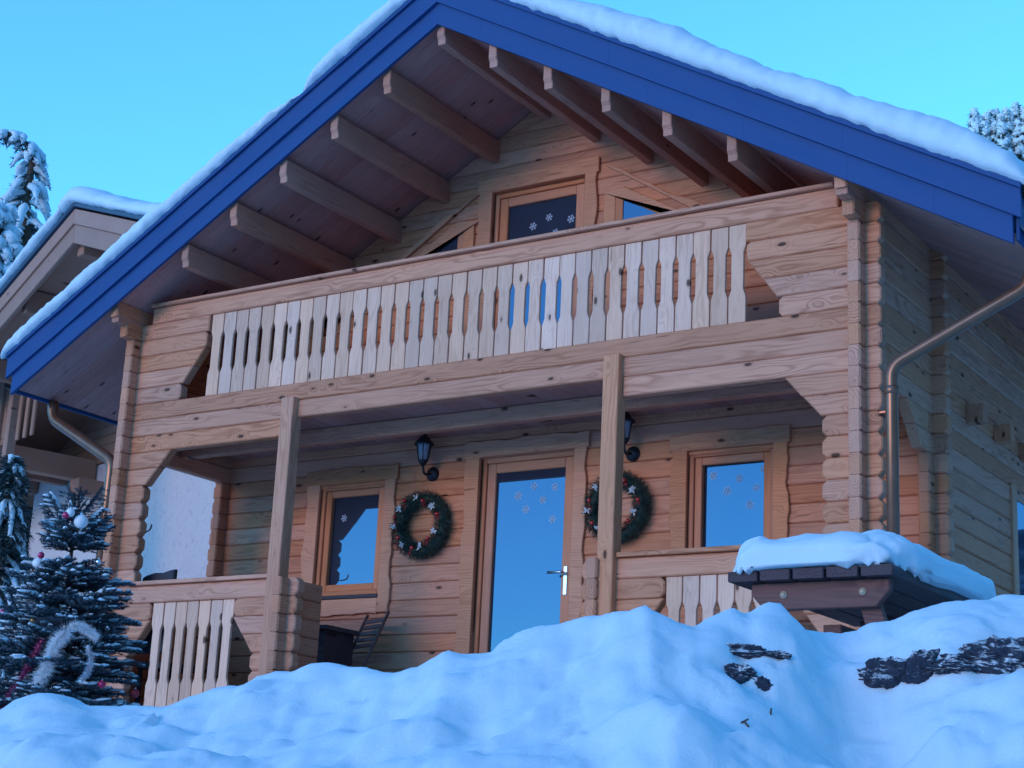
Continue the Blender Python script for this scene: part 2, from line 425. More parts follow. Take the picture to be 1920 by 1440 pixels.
for i in range(MN):
    a = 360. * i / MN; D_ = Vector((math.sin(R(a)), math.cos(R(a)), 0)); nz_ = fbm(D_ * 9, 3)
    for r_, k in ((150, 0), (210, .35), (270, .72), (330, 1.0), (450, .85), (620, .2), (700, 0)):
        hgt = 330 * math.tan(R(ridge_el(a))) * k * (1 + .12 * nz_); mv.append((D_.x * r_, D_.y * r_, -9 + hgt))
for i in range(MN):
    for j in range(6): a = i * 7 + j; b = ((i + 1) % MN) * 7 + j; mf.append([a, b, b + 1, a + 1])
tag(put('shade_mountain', mesh(mv, mf, True), M_MOUNT), 'unseen ring of snowy wooded mountains added to block low sky light', 'shade_mountain', kind='structure')

# ------------------------------------------------------------------ the chalet
h = .145; T = .09
ch = empty('log_chalet', (0, 0, -3.9), 'log chalet of pale pine with balcony, porch and blue edged snowy roof', 'chalet')
def log(x0, x1, k, y=0, l='sq', r='sq', mat=None, name='log', c=.026, dz=0, T=T):
    zt, zb = h / 2 - .0015, -h / 2 + .0015; L = (x1 - x0) / 2
    if l == 'ch': left = [(-L, zt - c), (-L, zb + c), (-L + c, zb)]; tl = (-L + c, zt)
    else: left = [(-L, zb)]; tl = (-L, zt)
    if r == 'ch': right = [(L - c, zb), (L, zb + c), (L, zt - c), (L - c, zt)]
    else: right = [(L, zb), (L, zt)]
    pl = left + right + [tl]
    return put(name, slab(pl, T, .009), mat or M_LOG, ch, ((x0 + x1) / 2, y, -(k + .5) * h + dz))
def poly(name, pts, y, T, mat, parent=None, b=.006):
    cx = sum(p[0] for p in pts) / len(pts); cz = sum(p[1] for p in pts) / len(pts)
    return put(name, slab([(p[0] - cx, p[1] - cz) for p in pts], T, b), mat, parent or ch, (cx, y, cz))
def sidelog(X, side, y0, y1, k, mat=None, ends='ch', name='side_log', dz=0):
    """log along Y in the side wall centred on X, side = +1 right wall, -1 left wall; front end at y0"""
    L = (y1 - y0) / 2; zt, zb = h / 2 - .0015, -h / 2 + .0015
    pl = rect(-L, L, zb, zt)
    return put(name, slab(pl, T, .012), mat or M_LOG, ch, (X + side * T / 2, (y0 + y1) / 2, -(k + .5) * h + dz), (0, 0, side * math.pi / 2))
XR = 3.5; SX = 3.348; YM = 1.282
# front plane, balcony
log(-3.20, 3.20, 0, l='sq', r='sq')
box('rail_cap', -3.20, 3.18, -.035, .125, .002, .030, M_LOG, ch)
for s in (-1, 1):
    def xx(a, b): return (a, b) if s > 0 else (-b, -a)
    def e(inner, outer): return dict(l=inner, r=outer) if s > 0 else dict(l=outer, r=inner)
    log(*xx(2.515, XR), 1, **e('sq', 'ch')); log(*xx(2.525, XR), 2, **e('ch', 'ch'))
    for k, a, b in ((3, 2.54, 2.645), (4, 2.652, 2.757)):
        pts = [(s * a, -k * h - .0015), (s * b, -(k + 1) * h + .0015), (s * (XR - .02), -(k + 1) * h + .0015), (s * XR, -(k + .75) * h), (s * XR, -(k + .25) * h), (s * (XR - .02), -k * h - .0015)]
        poly('log', pts, 0, T, M_LOG, b=.009)
    log(*xx(2.77, XR), 5, **e('ch', 'ch'))
    log(*xx(1.57, XR), 8, **e('sq', 'ch'))
    for k, a, b in ((9, 2.815, 2.94), (10, 2.948, 3.075)):
        pts = [(s * a, -k * h - .0015), (s * b, -(k + 1) * h + .0015), (s * (XR - .02), -(k + 1) * h + .0015), (s * XR, -(k + .75) * h), (s * XR, -(k + .25) * h), (s * (XR - .02), -k * h - .0015)]
        poly('log', pts, 0, T, M_LOG, b=.009)
    for k in range(11, 17): log(*xx(3.083, XR), k, **e('ch', 'ch'), c=.034)
    # porch rail
    log(*xx(1.285, XR), 17, **e('ch', 'ch'), c=.034)
    box('rail_cap', *xx(1.58, 3.14), -.035, .125, -17 * h + .002, -17 * h + .034, M_LOG, ch)
    log(*xx(1.285, 1.945), 18, **e('ch', 'ch'), c=.034); log(*xx(2.855, XR), 18, **e('ch', 'ch'))
    for k, a, b in ((19, 1.94, 1.832), (20, 1.825, 1.72)):
        poly('log', [(s * 1.285, -k * h - .03), (s * 1.285, -(k + 1) * h + .03), (s * 1.31, -(k + 1) * h + .0015), (s * b, -(k + 1) * h + .0015), (s * a, -k * h - .0015), (s * 1.31, -k * h - .0015)], 0, T, M_LOG, b=.009)
        poly('log', [(s * (4.795 - a), -k * h - .0015), (s * (4.795 - b), -(k + 1) * h + .0015), (s * XR, -(k + 1) * h + .0015), (s * XR, -k * h - .0015)], 0, T, M_LOG, b=.009)
    for k in (21, 22, 23):
        log(*xx(1.285, 1.725), k, **e('ch', 'ch'), c=.034); log(*xx(3.075, XR), k, **e('ch', 'ch'))
    log(*xx(1.285, XR), 24, **e('ch', 'ch'))
    # short return wall of the rail beside the steps
    for k in range(17, 25): sidelog(s * 1.42, s, -.10, .42, k, dz=-.004)
    # posts
    box('post', *xx(1.440, 1.568), -.062, .058, -3.55, -1.0, M_TRIM, ch, .006)
for k in (6, 7): log(-XR, XR, k, l='ch', r='ch')
# side walls
for s in (-1, 1):
    far = 7.5 if s > 0 else 4.0
    for k in range(0, 25):
        y0 = -.32 if k == 0 else -.19 if k == 1 else -.10
        if 9 <= k <= 16:
            sidelog(s * SX, s, -.10, .20, k, dz=-.004)
            sidelog(s * SX, s, YM - .10, far, k, M_WALL, dz=-.004)
        else: sidelog(s * SX, s, y0, far, k, M_LOG if k < 9 else M_WALL, dz=-.004)
    if s > 0:
        for k, a, b in ((9, .78, .92), (10, .93, 1.06)):
            me = slab([(a, h / 2 - .0015), (b, -h / 2 + .0015), (YM - .102, -h / 2 + .0015), (YM - .102, h / 2 - .0015)], T, .009)
            put('bracket_log', me, M_TRIM, ch, (s * SX + s * T / 2, 0, -(k + .5) * h - .004), (0, 0, math.pi / 2))
    # floor joist ends through the side wall
    for yj in (2.05, 2.72, 3.38, 4.05): box('joist_end', *((3.39, 3.53) if s > 0 else (-3.53, -3.39)), yj - .05, yj + .05, -1.20, -1.06, M_WALL, ch, .006)
# balusters
def baluster(Lz, wid, s0, s1, cut=.0235, cl=.055):
    """outline with x along the length (0 = bottom) and waisted sides"""
    a = wid / 2 - .0048; c = a - cut + .0048
    z0, z1 = Lz * s0, Lz * s1
    side = [(0, a), (z0, a), (z0 + cl, c), (z1 - cl, c), (z1, a), (Lz, a)]
    pl = [(z, -x) for z, x in side] + [(z, x) for z, x in reversed(side)]
    return [(z - Lz / 2, x) for z, x in pl]
NB_ = 36; P0, P1 = -2.497, 2.52; pw = (P1 - P0) / NB_
bm_ = slab(baluster(5 * h - .004, pw, .262, .785), .026, .003)
for i in range(NB_):
    o = put('baluster', bm_, M_SLAT, ch, (P0 + pw * (i + .5) + rnd.uniform(-.0015, .0015), .018 + rnd.uniform(-.003, .003), -3.5 * h), (0, -math.pi / 2 + rnd.uniform(-.004, .004), 0))
bl_ = slab(baluster(6 * h - .004, .129, .22, .80), .026, .003)
for s in (-1, 1):
    for i in range(7):
        put('baluster', bl_, M_SLAT, ch, (s * (1.945 + .129 * (i + .5)), .018 + rnd.uniform(-.003, .003), -21 * h), (0, -math.pi / 2 + rnd.uniform(-.004, .004), 0))
# porch ceiling boards, balcony floor, ceiling beam, porch floor
for i in range(46):
    box('ceiling_board', -3.22 + .14 * i + .001, -3.22 + .14 * (i + 1) - .001, .10, 1.278, -1.085, -1.062, M_SOF, ch, .003)
for i in range(9): box('floor_board', -3.29, 3.29, .095 + .131 * i, .095 + .131 * (i + 1) - .004, -1.035, -1.008, M_SLAT, ch, .003)
box('ceiling_beam', -3.29, 3.29, .60, .69, -1.215, -1.088, M_WALL, ch, .008)
box('porch_floor', -3.29, 3.29, .10, 1.27, -3.62, -3.52, M_OLD, ch, .006)
# main wall with openings
OPEN = [(-.50, .43, -3.53, -1.30), (-2.20, -1.47, -2.40, -1.415), (1.44, 2.17, -2.40, -1.415), (-.515, .43, -1.01, 1.075)]
TRI = [(.76, 1.60), (-1.68, -.84)]
FASC = lambda X: 1.8205 - .5703 * abs(X)                 # lower edge of the verge boards
SOFF = lambda X: FASC(X) + .06
def wallrow(k, spans):
    for a, b in spans:
        if b - a > .03: log(a, b, k, y=YM, l='ch' if a < -3.45 else 'sq', r='ch' if b > 3.45 else 'sq', mat=M_WALL, name='wall_log')
for k in range(-13, 25):
    zt, zb = -k * h, -(k + 1) * h
    if k < 0:
        half = min(XR, (1.8205 + .05 - zb) / .5703); 
    else: half = XR
    spans = [(-half, half)]
    for a, b, z0, z1 in OPEN:
        if zb < z1 - .04 and zt > z0 + .04:
            spans = [q for p, r in spans for q in ((p, min(r, a)), (max(p, b), r)) if q[1] - q[0] > .02]
    if k < 0 and half < XR:
        zm = (1.8205 + .055 - zt) / .5703
        for a, b in spans:
            pts = []
            def xa(x, z):
                lim = max(.01, (1.875 - z) / .5703); return max(-lim, min(lim, x))
            pts = [(xa(a, zb + .0015), zb + .0015), (xa(b, zb + .0015), zb + .0015), (xa(b, zt - .0015), zt - .0015), (xa(a, zt - .0015), zt - .0015)]
            if abs(pts[2][0] - pts[3][0]) < .04: pts = [pts[0], pts[1], ((pts[2][0] + pts[3][0]) / 2, pts[2][1])]
            poly('wall_log', pts, YM, T, M_WALL, b=.009)
    else: wallrow(k, spans)
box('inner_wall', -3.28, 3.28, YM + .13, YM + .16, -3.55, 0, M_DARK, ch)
# trims with a waney edge
def waney(x0, x1, z0, z1, edge, amp=.012, seed=0, n=14):
    """board outline whose edge 'l','r','t','b' is wavy"""
    def wv(t): return amp * (math.sin(t * 9.1 + seed) * .6 + math.sin(t * 21.7 + seed * 2.3) * .35 + math.sin(t * 4.1 + seed * 5) * .7)
    A = [(x0, z0), (x1, z0), (x1, z1), (x0, z1)]; out = []
    for i, s_ in enumerate(('b', 'r', 't', 'l')):
        p, q = Vector(A[i]), Vector(A[(i + 1) % 4])
        if s_ in edge:
            L = (q - p).length; nn = Vector(((q - p).y, -(q - p).x)).normalized()
            out += [tuple(p + (q - p) * (j / n) + nn * wv(j / n * L * 2.2)) for j in range(n)]
        else: out.append(tuple(p))
    return out
def trim(pts, y=YM - .030, mat=None, parent=None): return poly('trim_board', pts, y, .030 - .0005, mat or M_TRIM, parent, .004)
def flake(parent, x, y, z, r):
    vs = []; fs = []
    for a in range(6):
        c, s_ = math.cos(a * math.pi / 3 + .2), math.sin(a * math.pi / 3 + .2)
        def bar(p, q, w_):
            d = (Vector(q) - Vector(p)).normalized(); n_ = Vector((-d.y, d.x)) * w_; i = len(vs)
            for v in (Vector(p) - n_, Vector(q) - n_, Vector(q) + n_, Vector(p) + n_):
                vs.append((v.x * c - v.y * s_, 0, v.x * s_ + v.y * c))
            fs.append([i, i + 1, i + 2, i + 3])
        bar((0, 0), (r, 0), r * .085); bar((r * .5, 0), (r * .78, r * .26), r * .075); bar((r * .5, 0), (r * .78, -r * .26), r * .075)
    put('snowflake_sticker', mesh(vs, fs), M_STICK, parent, (x, y, z))
def frame(parent, x0, x1, z0, z1, wv, y0, y1, mat, name, bottom=True):
    box(name, x0, x0 + wv, y0, y1, z0, z1, mat, parent, .006); box(name, x1 - wv, x1, y0, y1, z0, z1, mat, parent, .006)
    box(name, x0 + wv, x1 - wv, y0 + .001, y1 - .001, z1 - wv, z1, mat, parent, .006)
    if bottom: box(name, x0 + wv, x1 - wv, y0 + .001, y1 - .001, z0, z0 + wv, mat, parent, .006)
def lining(parent, x0, x1, z0, z1, y0, y1):
    box('reveal', x0 - .018, x0, y0, y1, z0, z1, M_FRAME, parent); box('reveal', x1, x1 + .018, y0, y1, z0, z1, M_FRAME, parent); box('reveal', x0, x1, y0, y1, z1, z1 + .018, M_FRAME, parent)
def glazed(name, x0, x1, z0, z1, door, flakes, label):
    p = put(name, slab(rect(-(x1 - x0) / 2 + .10, (x1 - x0) / 2 - .10, -(z1 - z0) / 2 + .1, (z1 - z0) / 2 - .1), .006, .001), M_GLASS, ch, ((x0 + x1) / 2, YM + .078, (z0 + z1) / 2))
    if label: p['label'] = label
    lining(p, x0, x1, z0, z1, YM - .028, YM + .088)
    yo = YM + (.030 if door else .012)
    frame(p, x0 + .002, x1 - .002, z0 + .002, z1 - .002, .042, yo, yo + .06, M_FRAME, 'frame', not door)
    ws = .082 if door else .060
    sx0, sx1, sz0, sz1 = x0 + .040, x1 - .040, z0 + (.01 if door else .04), z1 - .040
    frame(p, sx0 + .006, sx1 - .006, sz0 + .004, sz1 - .006, ws, yo + .018, yo + .068, M_FRAME, 'sash')
    for fx, fz, fr in flakes: flake(p, fx, YM + .0765, fz, fr * .86)
    return p
dr = glazed('door', -.50, .43, -3.51, -1.30, True, [(-.16, -1.63, .045), (-.01, -1.56, .04), (.19, -1.58, .04), (.08, -1.68, .04), (-.08, -1.75, .042), (.18, -1.85, .042)], 'glazed pine porch door with snowflake stickers and lever handle')
put('handle_plate', boxm(.035, .008, .23), M_STEEL, dr, (.345, YM + .040, -2.36))
put('handle_lever', tube(roundpath([(.345, YM + .042, -2.30), (.345, YM - .018, -2.30), (.215, YM - .020, -2.30)], .02), .011, 10), M_STEEL, dr)
w1 = glazed('window', -2.20, -1.47, -2.40, -1.415, False, [(-1.98, -1.70, .04)], None)
w2 = glazed('window', 1.44, 2.17, -2.40, -1.415, False, [(1.62, -1.60, .042), (1.84, -1.64, .04), (1.74, -1.73, .045), (2.04, -1.58, .038), (1.98, -1.72, .036), (1.93, -1.85, .042)], None)
d2 = glazed('balcony_door', -.515, .43, -1.0, 1.075, True, [(-.14, .735, .045), (.02, .79, .042), (.24, .74, .045), (.09, .64, .042), (-.05, .55, .04)], 'glazed pine balcony door behind the balustrade')
for i, (x0, x1, z0, z1, dn) in enumerate([(-.50, .43, -3.51, -1.30, 1), (-2.20, -1.47, -2.40, -1.415, 0), (1.44, 2.17, -2.40, -1.415, 0), (-.515, .43, -1.0, 1.075, 1)]):
    b0 = z0 if dn else z0 - .14
    trim(waney(x0 - .135, x0 + .004, b0, z1 + .01, 'l', seed=i * 1.7, n=26)); trim(waney(x1 - .004, x1 + .112, b0 - .02 * (1 - dn), z1 + .01, 'r', seed=i * 2.9 + 1, n=26))
    trim(waney(x0 - .15, x1 + .13, z1 + .002, z1 + .135, 't', .008, seed=i * 1.1 + 2, n=22), YM - .033)
    if not dn: trim(waney(x0 + .006, x1 - .006, z0 - .17, z0 - .035, 'b', .008, seed=i + 4), YM - .028)
    if not dn: box('sill_shadow', x0 - .002, x1 + .002, YM - .038, YM + .03, z0 - .034, z0 - .004, M_DARK, ch)  # dark strip, the shadow gap under the sash put into its colour
# triangular side lights of the gable
for s, a, o in ((1, .80, .0), (-1, .86, 0)):
    zt = lambda X: 1.875 - .60 - .57 * (X - .0)         # upper glass edge
    top = lambda X, d: 1.245 - .570 * X - d
    zb = .36; xe = (1.245 - zb) / .57
    g0 = put('side_window', slab([(s * a, zb), (s * (xe), zb + .002), (s * a, top(a, 0))] if s > 0 else [(s * a, zb), (s * a, top(a, 0)), (s * xe, zb + .002)], .004, .0005), M_GLASS, ch, (0, YM - .012, 0))
    fr = [(s * a, top(a, 0)), (s * (xe), top(xe, 0)), (s * (xe + .12), top(xe, 0) + .02), (s * a, top(a, -.115))]
    poly('frame', fr, YM - .020, .019, M_FRAME, g0, .004)
    n = 20; up_ = []
    for j in range(n + 1):
        X = .62 + (2.35 - .62) * j / n; up_.append((s * X, top(X, -.235) + .014 * math.sin(X * 8.3 + s) + .007 * math.sin(X * 19)))
    lowx = [(s * 2.35, top(2.35, -.105)), (s * a, top(a, -.105)), (s * .62, top(a, -.105) - .03)]
    poly('trim_board', lowx + up_[::-1], YM - .034, .033, M_TRIM, ch, .004)
    poly('frame', [(s * (a - .075), -.9), (s * a, -.9), (s * a, top(a, -.108)), (s * (a - .075), top(a, -.108))], YM - .022, .021, M_FRAME, g0, .004)
    poly('trim_board', waney(*((s * (a - .175), s * (a - .07)) if s > 0 else (s * (a - .07), s * (a - .175))), -.95, top(a, -.075), 'l' if s > 0 else 'r', .007, s + 3, 26), YM - .028, .0275, M_TRIM, ch, .004)

# ------------------------------------------------------------------ roof
YV = -.378; EX = 4.49; ROOFY = 7.6
rv = []
pr = [(-EX, FASC(EX) + .095), (0, FASC(0) + .095), (EX, FASC(EX) + .095), (EX, FASC(EX) + .375), (0, FASC(0) + .375), (-EX, FASC(EX) + .375)]
vs = [(x, YV + .035, z) for x, z in pr] + [(x, ROOFY, z) for x, z in pr]
fs = [[0, 1, 4, 5], [1, 2, 3, 4], [11, 10, 7, 6], [10, 9, 8, 7]] + [[i, i + 6, (i + 1) % 6 + 6, (i + 1) % 6] for i in range(6)]
roof = put('roof', mesh(vs, fs), M_ROOF, ch)
def strip(name, X0, X1, d0, d1, y, Tk, mat, b=.004, wob=0):
    """piece of verge cladding between slope offsets d0..d1 above the lower edge"""
    return poly(name, [(X0, FASC(X0) + d0), (X1, FASC(X1) + d0), (X1, FASC(X1) + d1), (X0, FASC(X0) + d1)], y, Tk, mat, roof, b)
def panel(X0, X1, d0, d1, y, amp, seed):
    """thin sheet-metal panel with slight buckles"""
    n, m_ = 14, 5; vs = []; fs = []
    cx = (X0 + X1) / 2; cz = FASC(cx)
    for j in range(m_ + 1):
        for i in range(n + 1):
            X = X0 + (X1 - X0) * i / n; d = d0 + (d1 - d0) * j / m_
            e_ = math.sin(math.pi * i / n) * (.3 + .7 * math.sin(math.pi * min(1, j / m_ + .0)))
            vs.append((X - cx, amp * e_ * fbm(Vector((X * 1.7 + seed, d * 3.1, seed)), 2), FASC(X) + d - cz))
    for j in range(m_):
        for i in range(n): q = j * (n + 1) + i; fs.append([q, q + 1, q + n + 2, q + n + 1] if X1 > X0 else [q + 1, q, q + n + 1, q + n + 2])
    nn = len(vs)
    rim = [i for i in range(n + 1)] + [(j + 1) * (n + 1) - 1 for j in range(1, m_ + 1)] + [m_ * (n + 1) + i for i in range(n - 1, -1, -1)] + [j * (n + 1) for j in range(m_ - 1, 0, -1)]
    for i in rim: vs.append((vs[i][0], .03, vs[i][2]))
    for a in range(len(rim)):
        b_ = (a + 1) % len(rim); f_ = [rim[a], nn + a, nn + b_, rim[b_]]; fs.append(f_ if X1 > X0 else f_[::-1])
    me = mesh(vs, fs); me.update()
    return put('fascia_panel', me, M_BLUE, roof, (cx, y, cz))
for s in (-1, 1):
    ed = [0, .42, 1.17, 1.92, 2.67, 3.42, 4.0, EX]
    for a, b in zip(ed, ed[1:]): panel(s * (a + .0005), s * (b - .0005), 0, .195, YV, .020, a * 3 + s)
    ed = [0, 1.6, 3.4, EX + .06]
    for a, b in zip(ed, ed[1:]): panel(s * (a + .0005), s * (b - .0005), .183, .385, YV - .028, .016, a * 5 + s * 2)
    strip('drip_edge', s * .001, s * (EX + .07), .372, .412, YV - .052, .02, M_BLUE, .002)
    # eave board and gutter
    box('eave_board', *((EX + .005, EX + .03) if s > 0 else (-EX - .03, -EX - .005)), YV + .04, ROOFY, FASC(EX) + .03, FASC(EX) + .33, M_BLUE, roof)
    gp = [Vector((s * (EX + .095 + .062 * math.cos(a)), 0, FASC(EX) + .13 - .062 * math.sin(a))) for a in [math.pi * i / 8 for i in range(9)]]
    vs = [(p.x, YV + .06, p.z) for p in gp] + [(p.x, ROOFY, p.z) for p in gp]
    put('gutter', mesh(vs, [[i, i + 1, i + 10, i + 9] for i in range(8)], True), M_COPPER, roof)
# soffit boards along the slope, purlins
ang = math.atan(.5703); SL = EX / math.cos(ang)
sb_ = slab(rect(-SL / 2, SL / 2, -.0685, .0685), .018, .0035)
nb = 42
for s in (-1, 1):
    for i in range(nb):
        o = put('soffit_board', sb_, M_SOF, roof, (s * EX / 2, YV + .045 + .138 * (i + .5), SOFF(EX / 2)))
        X = Vector((s * math.cos(ang), 0, -math.sin(ang))); N = Vector((s * math.sin(ang), 0, math.cos(ang)))     # along slope, up-normal
        Yl = N; Zl = X.cross(Yl); o.rotation_euler = Matrix((X, Yl, Zl)).transposed().to_euler()
def purlin(X, y0, y1, zt, hgt, wid, name='purlin'):
    L = y1 - y0; c = .035
    pl = [(-L / 2, hgt / 2), (-L / 2, -hgt / 2 + .075), (-L / 2 + .018, -hgt / 2 + .045), (-L / 2 + .022, -hgt / 2), (L / 2, -hgt / 2), (L / 2, hgt / 2)]
    me = slab(pl, wid, .006)
    return put(name, me, M_PURL, roof, (X + wid / 2, (y0 + y1) / 2, zt - hgt / 2), (0, 0, math.pi / 2))
for i in range(-5, 6): purlin(.512 * i, YV + .05, YM + .02, SOFF(.512 * i) - .012 - (.02 if i else 0), .195, .075)
for s in (-1, 1): purlin(s * 3.348, YV + .06, YM + 4, SOFF(3.348) - .03, .13, .088, 'wall_plate')
# downpipes
for s in (-1, 1):
    P = [(s * 4.46, .10, -.70), (s * 4.44, .10, -.86), (s * 3.585, -.055 if s > 0 else .08, -1.33), (s * 3.585, -.055 if s > 0 else .08, -4.0)]
    dp = put('downpipe', tube(roundpath(P, .085), .041 if s > 0 else .050, 14), M_COPPER, ch)
    yy = P[2][1]
    for z in (-1.52, -2.9): put('pipe_collar', lathe([(.042, 0), (.0465, .003), (.0465, .05), (.042, .053)], 16, False), M_COPPER, dp, (s * 3.585, yy, z))
    for z in (-1.62,): put('pipe_bracket', boxm(.11, .012, .02), M_COPPER, dp, (s * 3.54, yy + .03, z))
box('side_window_trim', 3.386, 3.412, 3.05, 3.17, -2.9, -1.45, M_TRIM, ch)
box('side_window_trim', 3.386, 3.412, 4.2, 4.32, -2.9, -1.45, M_TRIM, ch)
box('side_window_pane', 3.384, 3.396, 3.17, 4.2, -2.8, -1.55, M_GLASS, ch)

# ------------------------------------------------------------------ snow on the roofs
def roofsnow(name, s, Xs, th, y0, y1, zfun, seed, label, xf=None):
    """rounded snow blanket over one roof slope; th(X) thickness, zfun(X) roof surface"""
    prof = [(.03, -.06), (-.012, -.045), (-.050, .02), (-.066, .18), (-.062, .36), (-.045, .55), (-.012, .72), (.04, .86), (.11, .95), (.22, 1.0)]
    ys = [.34, .5, .75, 1.1, 1.6, 2.3, 3.3, 4.6, 6.2, 8]
    vs = []; fs = []; cols = len(prof) + len(ys)
    for X in Xs:
        t = max(0.004, th(X))
        wob = 1 + .16 * fbm(Vector((X * 3.2, seed, .5)), 3)
        for j in range(cols):
            if j < len(prof):
                dy, hz = prof[j]; dy = dy * min(1.25, t / .2 + .15); 
                q = Vector((X * 7., hz * 2.2 + seed, j * .6))
                dy += .014 * fbm(q, 3) + .012 * fbm(q * 2.7, 2)
                z = hz * t * wob + .010 * fbm(q * 1.9 + Vector((5, 1, 0)), 3)
                if j < 2: z += .016 * min(1, t / .08) * (fbm(Vector((X * 11, seed, 2)), 3)) - .006
                y = y0 + dy
            else:
                y = y0 + ys[j - len(prof)] * (y1 - y0) / 8.; z = t * wob + .05 * fbm(Vector((X * 1.3, y * 1.3, seed)), 3)
            vs.append((X, y, zfun(X) + z))
    n = len(Xs)
    for i in range(n - 1):
        for j in range(cols - 1):
            a = i * cols + j; f_ = [a, a + cols, a + cols + 1, a + 1]; fs.append(f_ if Xs[1] > Xs[0] else f_[::-1])
    # round off the ends
    for col in (0, n - 1):
        ring = [col * cols + j for j in range(cols)]
        c = Vector(vs[ring[0]]); base = len(vs); vs.append((c.x, y1, zfun(c.x)))
        fs.append(ring + [base] if (col == 0) == (Xs[1] > Xs[0]) else (ring + [base])[::-1])
    o = put(name, xf(mesh, vs, fs) if xf else mesh(vs, fs, True), M_SNOW)
    return tag(o, label, 'snow', kind='stuff')
RT_ = lambda X: FASC(X) + .422
def lin(T_):
    def f(X):
        X = abs(X)
        for a, b in zip(T_, T_[1:]):
            if X <= b[0]: k = (X - a[0]) / (b[0] - a[0]); return a[1] + (b[1] - a[1]) * k
        return T_[-1][1]
    return f
fr_ = lambda a, b, n: [a + (b - a) * i / n for i in range(n + 1)]
roofsnow('roof_snow', 1, fr_(.62, 4.60, 190), lin([(.6, .02), (.7, .14), (1.0, .23), (1.7, .27), (2.12, .30), (2.40, .235), (3.0, .255), (3.6, .275), (4.2, .27), (4.48, .21), (4.56, .12), (4.62, .02)]), YV - .03, ROOFY, RT_, 3.3, 'thick rounded snow on the right hand slope of the chalet roof')
roofsnow('roof_snow', -1, fr_(-.2, -1.30, 60), lin([(.2, .05), (.4, .21), (1.0, .22), (1.18, .18), (1.27, .09), (1.31, .0)]), YV - .03, ROOFY, RT_, 9.1, 'short lump of snow near the ridge of the chalet roof, cut off by a gap')
roofsnow('roof_snow', -1, fr_(-1.33, -4.63, 170), lin([(1.33, .0), (1.42, .06), (1.65, .13), (2.2, .175), (3.2, .195), (4.2, .19), (4.55, .14), (4.63, .02)]), YV - .03, ROOFY, RT_, 6.2, 'long thin band of snow along the left hand slope of the chalet roof')

# ------------------------------------------------------------------ neighbouring chalet
PH = R(-17); eN = Vector((math.cos(PH), math.sin(PH), 0)); nN = Vector((math.sin(PH), -math.cos(PH), 0))
FN = at(190, 870, 26)
def solve_d(px, py, d):
    r_ = ray(px, py); return CAM + r_ * ((d - (CAM - FN).dot(nN)) / r_.dot(nN))
def sN(P): return (P - FN).dot(eN)
nb_h = empty('neighbour_chalet', (FN.x, FN.y, -5.5), 'neighbouring chalet with white stucco ground floor and lilac brown gable boards', 'chalet')
def nbake(me):
    c, q = math.cos(PH), math.sin(PH)
    for v in me.vertices: x, y = v.co.x, v.co.y; v.co.x = x * c - y * q; v.co.y = x * q + y * c
    me.update(); return me
def nbox(name, s0, s1, d0, d1, z0, z1, mat, parent=None, b=.01):
    c = FN + eN * ((s0 + s1) / 2) + nN * d1
    return put(name, nbake(slab(rect(-(s1 - s0) / 2, (s1 - s0) / 2, -(z1 - z0) / 2, (z1 - z0) / 2), d1 - d0, b)), mat, parent or nb_h, (c.x, c.y, (z0 + z1) / 2))
def npoly(name, pts, d, Tk, mat, parent=None, b=.008):
    c = FN + nN * d
    return put(name, nbake(slab(pts, Tk, b)), mat, parent or nb_h, (c.x, c.y, 0))
zF = FN.z; sL = sN(solve_d(68, 900, 0))
nbox('stucco_wall', sL, 5.2, -6, 0, -7, zF, M_STUC)
nbox('dark_recess', -9, sL - .02, -6, -2.5, -7, zF, M_DARK)  # near-black block, the shade of the recess put into its colour
nbox('upper_wall', -9, 5.2, -6, -.03, zF + .01, zF + 3.2, M_NWOOD)
for i in range(22): nbox('wall_plank', -9, 5.2, -.03, .0 if i else .03, zF + .01 + i * .145, zF + .01 + (i + 1) * .145 - .004, M_NWOOD)
# its balcony
zb0 = zF - .28; DB = 1.62
nbox('side_beam', -.32, -.10, 0.02, DB, zb0, zb0 + .34, M_NWOOD)
nbox('front_beam', -9, -.33, DB - .2, DB - .02, zb0, zb0 + .30, M_NWOOD)
for i in range(11): nbox('floor_plank', -9, -.33, .03 + i * .14, .03 + (i + 1) * .14 - .012, zb0 + .31, zb0 + .35, M_NWOOD)
for i in range(6): nbox('joist', -1.2 - i * 1.1, -1.05 - i * 1.1, .03, DB - .21, zb0 + .08, zb0 + .305, M_NWOOD)
nbox('bracket_block', .05, .35, .01, .5, zb0 - .28, zb0 - .06, M_NWOOD)
for px in (11, 31):
    a = solve_d(px, 738, DB); b = solve_d(px, 856, DB); q = sN(a); nbox('post', q - .07, q + .07, DB - .06, DB + .08, b.z, a.z + .5, M_NWOOD)
for k in range(7):
    a = solve_d(-8 + k * 13, 730, DB); b = solve_d(-8 + k * 13, 784 - k * 1.3, DB); q = sN(a); nbox('baluster', q - .045, q + .045, DB - .02, DB + .02, zb0 + .26, a.z + .35, M_NWOOD)
nbox('stair_post', -1.1, -.95, DB - .3, DB - .15, zb0 + 1.5, zb0 + 3.0, M_NWOOD)
